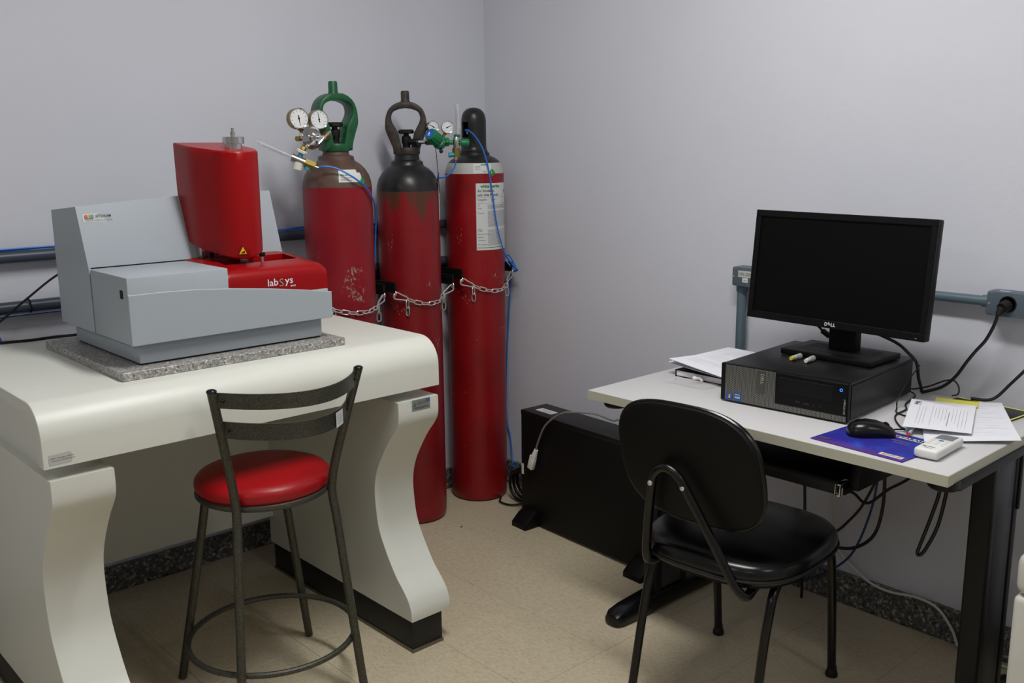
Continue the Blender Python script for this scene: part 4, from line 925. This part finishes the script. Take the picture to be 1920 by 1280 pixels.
part('cord', B().tube([(2.40, 1.42, .95), (2.45, 1.41, .925), (2.47, 1.40, .902), (2.472, 1.378, .884), (2.474, 1.363, .876), (2.485, 1.339, .868), (2.51, 1.30, .85), (2.535, 1.28, .80)], .0036, 8, smooth=5), 'cable_black', cb)
part('ferrite_bead', B().cyl((2.470, 1.3885, .8925), (2.4735, 1.367, .8785), .008, n=14), 'rubber', cb)

# ================================================================== things on the desk
def frame_box(lo, hi, bev, loc, rz, extra=None):
    m = Matrix.Translation(V(loc)) @ Matrix.Rotation(rz, 4, 'Z')
    return B().box(lo, hi, bev, mtx=m)
mp = thing('mouse_pad', 'blue and purple printed mouse pad on the desk front', 'mouse pad', (2.055, 1.0, DZ), R(-4.3))
part('pad', B().box((-.0945, -.114, .0003), (.0945, .116, .0030), .001), 'mousepad_print', mp, local=True)
pt = plane_fn((0, 0, .0034), (0, -1, 0), (1, 0, 0))
decal('pad_print', pt, 'label_white', mp, rects=[(-.005, .058, .112, .074)], local=True)
decal('pad_print', plane_fn((0, 0, .0038), (0, -1, 0), (1, 0, 0)), 'black_matte', mp, texts=[('SETARAM', .0, .0605, .016, 'LEFT', .0004, 1.1)], local=True)
decal('pad_print', pt, 'ink_light', mp, texts=[('setaram.com', .012, .034, .0085), ('setaram.us', .024, .020, .0085)], local=True)
decal('pad_print', pt, 'label_white', mp, rects=[(.050, -.084, .104, -.068)], local=True)
decal('pad_print', plane_fn((0, 0, .0038), (0, -1, 0), (1, 0, 0)), 'sticker_orange', mp, rects=[(.056, -.080, .066, -.072), (.090, -.080, .100, -.072)], local=True)
decal('pad_print', plane_fn((0, 0, .0038), (0, -1, 0), (1, 0, 0)), 'ink', mp, texts=[('KEP', .068, -.080, .011)], polys=[[(-.092+.016*math.cos(a), -.074+.006*math.sin(a)) for a in [2*math.pi*i/16 for i in range(16)]]], local=True)
ms = thing('computer_mouse', 'black computer mouse on the blue mouse pad', 'mouse', (2.086, 1.035, DZ+.0030), R(-48))
def mouse_body():
    rings = []; xs = [-.054, -.051, -.044, -.030, -.010, .012, .032, .046, .052, .054]
    hw = [.010, .019, .026, .0305, .031, .0285, .0275, .026, .020, .012]; hh = [.012, .021, .029, .036, .0385, .036, .029, .021, .015, .010]
    for x, w_, h in zip(xs, hw, hh):
        rings.append([(x, w_*c, max(.0005, h*s_)) for c, s_ in ((-.93, 0), (-1, .25), (-.93, .55), (-.75, .80), (-.4, .96), (0, 1), (.4, .96), (.75, .80), (.93, .55), (1, .25), (.93, 0))])
    return B().loft(rings)
mb = part('body', mouse_body(), 'black_gloss', ms, local=True)
part('wheel', B().cyl((.033, -.003, .0235), (.033, .003, .0235), .0085, n=16), 'rubber', ms, local=True)
part('cord', B().tube([(2.120, .997, DZ+.010), (2.150, 1.010, DZ+.008), (2.185, 1.000, DZ+.004), (2.200, 1.018, DZ+.0035), (2.25, 1.055, DZ+.0035), (2.298, 1.075, DZ+.0035), (2.36, 1.080, DZ+.0035), (2.41, 1.105, DZ+.0035), (2.507, 1.125, DZ+.0035), (2.535, 1.16, DZ+.01), (2.53, 1.2, DZ+.04)], .0021, 8, smooth=6), 'cable_black', ms)
rc_ = thing('remote_control', 'small white remote control at the desk corner', 'remote control', (2.078, .871, DZ+.0034), R(2))
rb = part('body', B().box((-.073, -.0265, 0), (.073, .0265, .021), .006, 3), 'white_plastic', rc_, local=True)
rf = lambda z: plane_fn((0, 0, z), (0, -1, 0), (1, 0, 0))
part('display', B().box((.022, -.0195, .0195), (.062, .0195, .0215), .0008, 1), 'lcd', rc_, local=True)
for i in range(3):
    for j in range(4):
        if i == 1 and j == 0: continue
        part('button', B().cyl((.012-.012*j, -.015+.015*i, .0205), (.012-.012*j, -.015+.015*i, .0219), .0042, n=12), 'white_plastic', rc_, local=True)
decal('button_marks', rf(.0222), 'ink_light', rc_, rects=[(-.015+.015*i-.002, .012-.012*j-.0006, -.015+.015*i+.002, .012-.012*j+.0008) for i in range(3) for j in range(4)]+[(-.019, .0195, .019, .0205)], local=True)
decal('maker_print', rf(.0214), 'ink', rc_, texts=[('Maxiflex', -.017, -.050, .0085, 'LEFT', .0001)], rects=[(-.010, -.059, .008, -.0575)], local=True)
part('button', B().sphere((.011, 0, .021), .0052, (.8, 1.2, .25), 14, 8), 'sticker_blue', rc_, local=True, label='blue oval power button')

def sheet(name, quad, z, label, group=None, m='white_paper', lines=None, curl=None, cat='paper', n=6, th=.0007):
    q = [V((*p, 0)) for p in quad]; c = sum(q, V())/4
    def P(u, v):
        p = q[0]*(1-u)*(1-v)+q[1]*u*(1-v)+q[2]*u*v+q[3]*(1-u)*v
        return V((p.x, p.y, (z(u, v) if callable(z) else z)))
    b = B().grid([[P(i/n, j/n) for i in range(n+1)] for j in range(n+1)], th)
    loc = P(.5, .5)
    o = solo(name, b, m, label, cat, loc, group)
    if lines:
        for mt, rects in lines:
            decal('print', lambda u, v: P(u, v)+V((0, 0, .0009)), mt, o, rects=rects, seg=4)
    return o
fold = thing('folder', 'dark folder with yellow edges under the papers at the desk back', 'folder', (2.49, .96, DZ), R(-6))
part('cover', B().box((-.055, -.110, .0003), (.070, .085, .0050), .001), 'pc_side', fold, local=True)
part('edge', B().box((.066, -.110, .0045), (.071, .085, .0056), .0003, 1).box((-.055, -.111, .0045), (.070, -.107, .0056), .0003, 1), 'yellow_paper', fold, local=True)
rl = random.Random(3)
form = [(.06, y, .94, y+.002) for y in (.10, .28, .42, .44, .56, .70, .86)]+[(.06+.44*(k % 2), .10+.03*k+.01, .06+.44*(k % 2)+.15+.25*rl.random(), .10+.03*k+.0125) for k in range(25)]
sheet('form_sheet', [(2.455, 1.090), (2.580, .930), (2.262, .765), (2.125, .925)], lambda u, v: DZ+.0075+.010*max(0, v-.6)*u-.004*v*(1-u), 'printed form with ruled boxes under the other paper on the desk', lines=[('ink_faint', form)])
letter = [(.10+.035*k, .10, .112+.035*k, .10+.15+.65*rl.random()) for k in range(3)]
letter = [(.12+.2*(k > 9)*0, .0, 0, 0) for k in range(0)]
for k in range(15):
    if k in (3, 9): continue
    u = .16+.052*k; letter.append((u, .20+.05*rl.random(), u+.0035, .55+.35*rl.random()))
sheet('letter_sheet', [(2.440, 1.104), (2.485, .956), (2.226, .862), (2.154, .992)], lambda u, v: DZ+.0125+.012*max(0, v-.55)*(1-u)+.002*v, 'printed letter with a stamp lying on top of the form', lines=[('ink_faint', letter), ('ink', [(.07, .08, .17, .087), (.07, .183, .17, .19), (.07, .08, .074, .19), (.166, .08, .17, .19), (.085, .10, .155, .125), (.085, .14, .12, .17)]), ('ink_light', [(.62, .35, .630, .85)])])
sheet('sticky_note', [(2.500, 1.066), (2.532, .970), (2.478, .949), (2.446, 1.045)], lambda u, v: DZ+.0112, 'yellow sticky note tucked behind the printed letter', m='yellow_paper', cat='sticky note', n=2)
pn = thing('pencil', 'white pencil with a red end poking out from under the letter', 'pencil', (2.165, .975, DZ+.008))
part('shaft', B().cyl((2.142, .9695, DZ+.0082), (2.255, .999, DZ+.0082), .0036, n=6), 'cable_shaft', pn)
part('end', B().cyl((2.132, .967, DZ+.0082), (2.143, .9698, DZ+.0082), .0040, n=12), 'pencil_red', pn)

# left pile
nb = thing('notebook', 'black hardcover notebook under the paper pile left of the computer', 'notebook', (2.35, 1.62, DZ))
part('cover', B().box((2.244, 1.500, DZ+.0003), (2.455, 1.730, DZ+.0030), .001).box((2.244, 1.500, DZ+.0185), (2.455, 1.730, DZ+.0212), .001).box((2.244, 1.7275, DZ+.0003), (2.455, 1.7305, DZ+.0212), .001), 'black_plastic', nb)
part('pages', B().box((2.247, 1.503, DZ+.0030), (2.453, 1.7275, DZ+.0185)), 'white_paper', nb)
solo('earplug', B().lathe([(.0, 0), (.004, .001), (.0055, .006), (.0050, .012), (.0062, .016), (.0055, .019), (0, .020)], (2.238, 1.650, DZ+.0085), (.1, -1, .1), 12).sphere((2.237, 1.654, DZ+.0075), .0072, (.9, 1.2, .9), 10, 8).sphere((2.236, 1.628, DZ+.006), .0055, u=10, v=8), 'white_plastic', 'small white plastic piece leaning on the notebook edge', 'plastic piece', (2.238, 1.64, DZ))
bagrows = [[(2.165+.075*i/5+.004*math.sin(j*2.1), 1.565+.15*j/6+.004*math.sin(i*1.7), DZ+.0012+.0016*abs(math.sin(i*1.9+j*1.3))) for i in range(6)] for j in range(7)]
bg = thing('plastic_bag', 'flat clear plastic bag with red print in front of the notebook', 'bag', (2.20, 1.64, DZ))
part('film', B().grid(bagrows, .0003), 'bag_clear', bg)
decal('bag_print', plane_fn((2.180, 1.63, DZ+.0036), (.5, -.86, 0), (.86, .5, 0)), 'ink_red', bg, rects=[(0, .02, .035, .022), (.012, .03, .05, .032)])
def rect(c0, ang, lx, ly):
    ca, sa = math.cos(ang), math.sin(ang); x = V((ca, sa)); y = V((sa, -ca)); a = V(c0)
    return [tuple(a), tuple(a+x*lx), tuple(a+x*lx+y*ly), tuple(a+y*ly)]
tl = []
for k in range(22):
    if k in (5, 6, 13): continue
    tl.append((.16+.034*k, .12, .1630+.034*k, .12+.1+.66*rl.random()))
zs = lambda base, a: (lambda u, v: base+a*(1-v)*(1-u)-.006*v)
pile = [((2.262, 1.752), R(2), .0225, 'lowest'), ((2.25, 1.758), R(-1), .0255, ''), ((2.252, 1.762), R(1), .0285, ''), ((2.256, 1.750), R(-5), .0315, ''), ((2.262, 1.742), R(4), .0360, ''), ((2.240, 1.752), R(-8.5), .0410, 'top')]
for k, (c0, a, z0, nm) in enumerate(pile):
    sheet('printed_sheet', rect(c0, a, .297, .21), zs(DZ+z0, .010), 'printed sheet on top of the paper pile beside the computer' if nm == 'top' else 'printed sheet inside the paper pile on the black notebook', 'sheets in the left paper pile', lines=[('ink_faint', tl)] if k >= 3 else None)
# vials on the computer
for k, (p0, p1, m_, lab) in enumerate((((2.250, 1.352), (2.300, 1.353), 'vial_yellow', 'small sample vial with a yellow cap lying on the computer'), ((2.250, 1.308), (2.300, 1.314), 'knob_white', 'small sample vial with a white cap lying on the computer'))):
    z = PT+.0078; p0, p1 = V((*p0, z)), V((*p1, z)); d = (p1-p0).normalized()
    vt = thing('sample_vial', lab, 'vial', tuple((p0+p1)/2-V((0, 0, .0078))), 0, 'sample vials on the computer')
    part('glass', B().lathe([(0, .012), (.0062, .0125), (.0065, .014), (.0065, .034), (.005, .037)], p0, d, 16), 'vial_clear', vt)
    part('cap', B().lathe([(0, 0), (.0052, .0005), (.0055, .002), (.0055, .012), (.0052, .013), (0, .013)], p0, d, 16), m_, vt)
    part('holder', B().lathe([(.0058, .034), (.0075, .036), (.0075, .048), (.006, .050), (0, .050)], p0, d, 8), 'vial_clear', vt)
    part('filling', B().lathe([(.0035, .014), (.0042, .016), (.0042, .030), (0, .031)], p0, d, 10), 'white_paper', vt)

# ================================================================== wall sockets, conduits and cords on the right wall
def socket_box(lab, y0, y1, z0, z1, hole):
    t = thing('outlet_box', lab, 'outlet box', (XW, (y0+y1)/2, (z0+z1)/2))
    part('housing', B().box((XW-.058, y0, z0), (XW, y1, z1), .006, 3), 'outlet_grey', t)
    part('face_plate', B().box((XW-.0605, y0+.022, z0+.0005), (XW-.056, y1-.018, z1-.0005), .001), 'outlet_grey', t)
    for y in (y0+.010, y1-.008): part('screw', B().cyl((XW-.0592, y, (z0+z1)/2), (XW-.0575, y, (z0+z1)/2), .0028, n=10), 'zinc', t)
    if hole:
        part('socket', B().lathe([(.0215, 0), (.0215, .0015), (.0185, .0015), (.017, -.002), (0, -.002)], (XW-.0605, hole, (z0+z1)/2+.002), (-1, 0, 0), 28), 'black_matte', t)
    return t
t = socket_box('grey outlet box with a black plug in it at the right edge', .790, 1.004, .967, 1.031, .948)
decal('top_label', plane_fn((XW-.045, .978, 1.0316), (0, -1, 0), (1, 0, 0)), 'label_white', t, rects=[(0, 0, .026, .010)])
t = socket_box('grey outlet box with paper labels behind the monitor', 1.690, 1.797, .967, 1.028, None)
decal('box_label', plane_fn((XW-.0612, 1.771, .997), (0, -1, 0), (0, 0, 1)), 'label_grey', t, rects=[(0, 0, .050, .021)])
decal('box_label', plane_fn((XW-.0612, 1.755, .981), (0, -1, 0), (0, 0, 1)), 'label_white', t, rects=[(0, 0, .021, .0145)])
decal('box_print', plane_fn((XW-.0618, 1.768, .997), (0, -1, 0), (0, 0, 1)), 'ink', t, texts=[('CPL 220v', 0, .006, .0125)])
decal('box_print', plane_fn((XW-.0618, 1.752, .981), (0, -1, 0), (0, 0, 1)), 'ink', t, texts=[('NB-17', 0, .0045, .006)])
pipe('wall_conduit', (XW-.028, 1.003, .999), (XW-.028, 1.691, .999), .0135, 'conduit_teal', 'blue grey conduit running level between the two outlet boxes', (.012, .676))
pipe('wall_conduit', (XW-.028, 1.776, .10), (XW-.028, 1.776, .968), .0155, 'conduit_teal', 'blue grey conduit dropping straight down from the left outlet box', (.855,))
cd = thing('power_cable', 'black power cord from the outlet box plug down to the desk', 'cord', (2.60, .948, .99))
part('plug', B().cyl((XW-.062, .950, .998), (XW-.082, .955, .993), .0165, .013, 16).cyl((XW-.080, .955, .994), (XW-.088, .960, .975), .010, .007, 12), 'rubber', cd)
part('cord', B().tube([(XW-.088, .960, .976), (2.583, .968, .945), (2.583, .985, .905), (2.585, 1.010, .870), (2.585, 1.030, .838), (2.584, 1.055, .795), (2.575, 1.085, .763), (2.558, 1.122, DZ+.0065), (2.552, 1.128, DZ+.0065), (2.546, 1.128, DZ+.018), (2.525, 1.128, .79), (2.50, 1.125, .835), (2.485, 1.142, .862), (2.478, 1.172, .886), (2.465, 1.222, .907), (2.43, 1.27, .935)], .0044, 8, smooth=6), 'cable_black', cd)
solo('thin_cable', B().tube([(2.52, 1.16, DZ+.02), (2.555, 1.165, DZ+.006), (2.575, 1.124, .757), (2.585, 1.085, .778), (2.59, 1.062, .783), (2.588, 1.046, .769), (2.575, 1.040, .752), (2.56, 1.05, DZ+.008)], .0022, 8, smooth=6), 'cable_black', 'thin black cable looping over the desk behind the papers', 'cable', (2.575, 1.124, .757))
solo('power_cable', B().tube([(2.56, 1.00, DZ+.010), (2.570, .965, DZ+.010), (2.585, .945, .760), (2.60, .919, .797), (2.60, .884, .843), (2.60, .86, .88), (2.605, .85, .93), (2.612, .85, .962)], .0042, 8, smooth=6), 'cable_black', 'black cord rising from the desk at the right picture edge', 'cord', (2.58, .95, .76))
solo('thin_cable', B().tube([(2.50, 1.116, .83), (2.43, 1.112, .80), (2.37, 1.108, .765), (2.36, 1.105, DZ+.004), (2.345, 1.098, DZ+.0035), (2.318, 1.085, DZ+.003), (2.30, 1.05, DZ+.003), (2.30, 1.00, DZ+.004)], .0018, 6, smooth=6), 'cable_black', 'thin black cable draped against the side of the computer', 'cable', (2.36, 1.105, DZ+.004))
und = [('black cable sagging below the keyboard tray end', [(2.36, 1.36, .60), (2.44, 1.30, .46), (2.50, 1.280, .428), (2.50, 1.249, .409), (2.50, 1.223, .417), (2.50, 1.179, .464), (2.50, 1.121, .513), (2.48, 1.05, .60), (2.45, 1.0, .69)], .0042, 'cable_black'),
       ('black cable curving down to the left under the desk', [(2.46, 1.15, .68), (2.49, 1.20, .53), (2.50, 1.218, .474), (2.50, 1.253, .393), (2.50, 1.291, .337), (2.50, 1.325, .298), (2.52, 1.42, .22), (2.58, 1.5, .15), (2.60, 1.55, .02)], .004, 'cable_black'),
       ('thick black cable making a wide bend under the desk', [(2.44, 1.17, .69), (2.49, 1.188, .56), (2.50, 1.190, .501), (2.50, 1.190, .410), (2.50, 1.208, .325), (2.50, 1.253, .273), (2.50, 1.310, .250), (2.52, 1.42, .235), (2.56, 1.52, .12), (2.58, 1.55, .01)], .005, 'cable_black'),
       ('dark blue cable hanging under the desk', [(2.45, 1.19, .69), (2.49, 1.20, .56), (2.50, 1.211, .476), (2.50, 1.225, .385), (2.50, 1.261, .268), (2.50, 1.307, .199), (2.53, 1.40, .12), (2.58, 1.5, .05), (2.60, 1.56, .01)], .0034, 'cable_blue'),
       ('straight black cable hanging behind the chair', [(2.48, 1.44, .69), (2.495, 1.437, .55), (2.50, 1.435, .418), (2.50, 1.430, .327), (2.52, 1.44, .2), (2.56, 1.46, .02)], .0045, 'cable_black')]
for lab, pts, r, m_ in und: solo('under_desk_cable', B().tube(pts, r, 8, smooth=6), m_, lab, 'cable', pts[2], 'cables under the desk')
solo('under_desk_cable', B().tube([(2.18, .90, .69), (2.20, .912, .609), (2.20, .928, .537), (2.20, .948, .463), (2.20, .9535, .440), (2.20, .948, .436), (2.20, .935, .454), (2.20, .910, .522), (2.20, .896, .613), (2.19, .885, .69)], .0044, 8, smooth=6), 'cable_black', 'narrow loop of black cable hanging below the desk corner', 'cable', (2.2, .95, .44), 'cables under the desk')
solo('white_cable', B().tube([(2.60, 1.45, .66), (2.63, 1.42, .40), (2.648, 1.40, .20), (2.648, 1.372, .152), (2.645, 1.290, .105), (2.646, 1.221, .094), (2.647, 1.141, .104), (2.645, 1.077, .094), (2.640, 1.030, .050), (2.630, 1.00, .006), (2.62, .95, .0045), (2.62, .85, .0045), (2.625, .7, .0045), (2.625, .55, .0045)], .0040, 8, smooth=6), 'cable_white', 'white cable running along the granite skirting under the desk', 'cable', (2.646, 1.22, .094))

# ================================================================== white cabinet at the right edge
wc = thing('white_cabinet', 'white rounded cabinet cut off by the right picture edge', 'cabinet', (2.25, .42, 0))
part('body', B().box((2.0, .17, .012), (2.48, .664, .500), .012, 3), 'ivory_plastic', wc)
part('lid', B().box((1.999, .169, .5015), (2.481, .665, .592), .022, 4), 'ivory_plastic', wc)
for fx_ in (2.05, 2.43):
    for fy_ in (.22, .61): part('foot', B().cyl((fx_, fy_, 0), (fx_, fy_, .014), .02), 'rubber', wc)
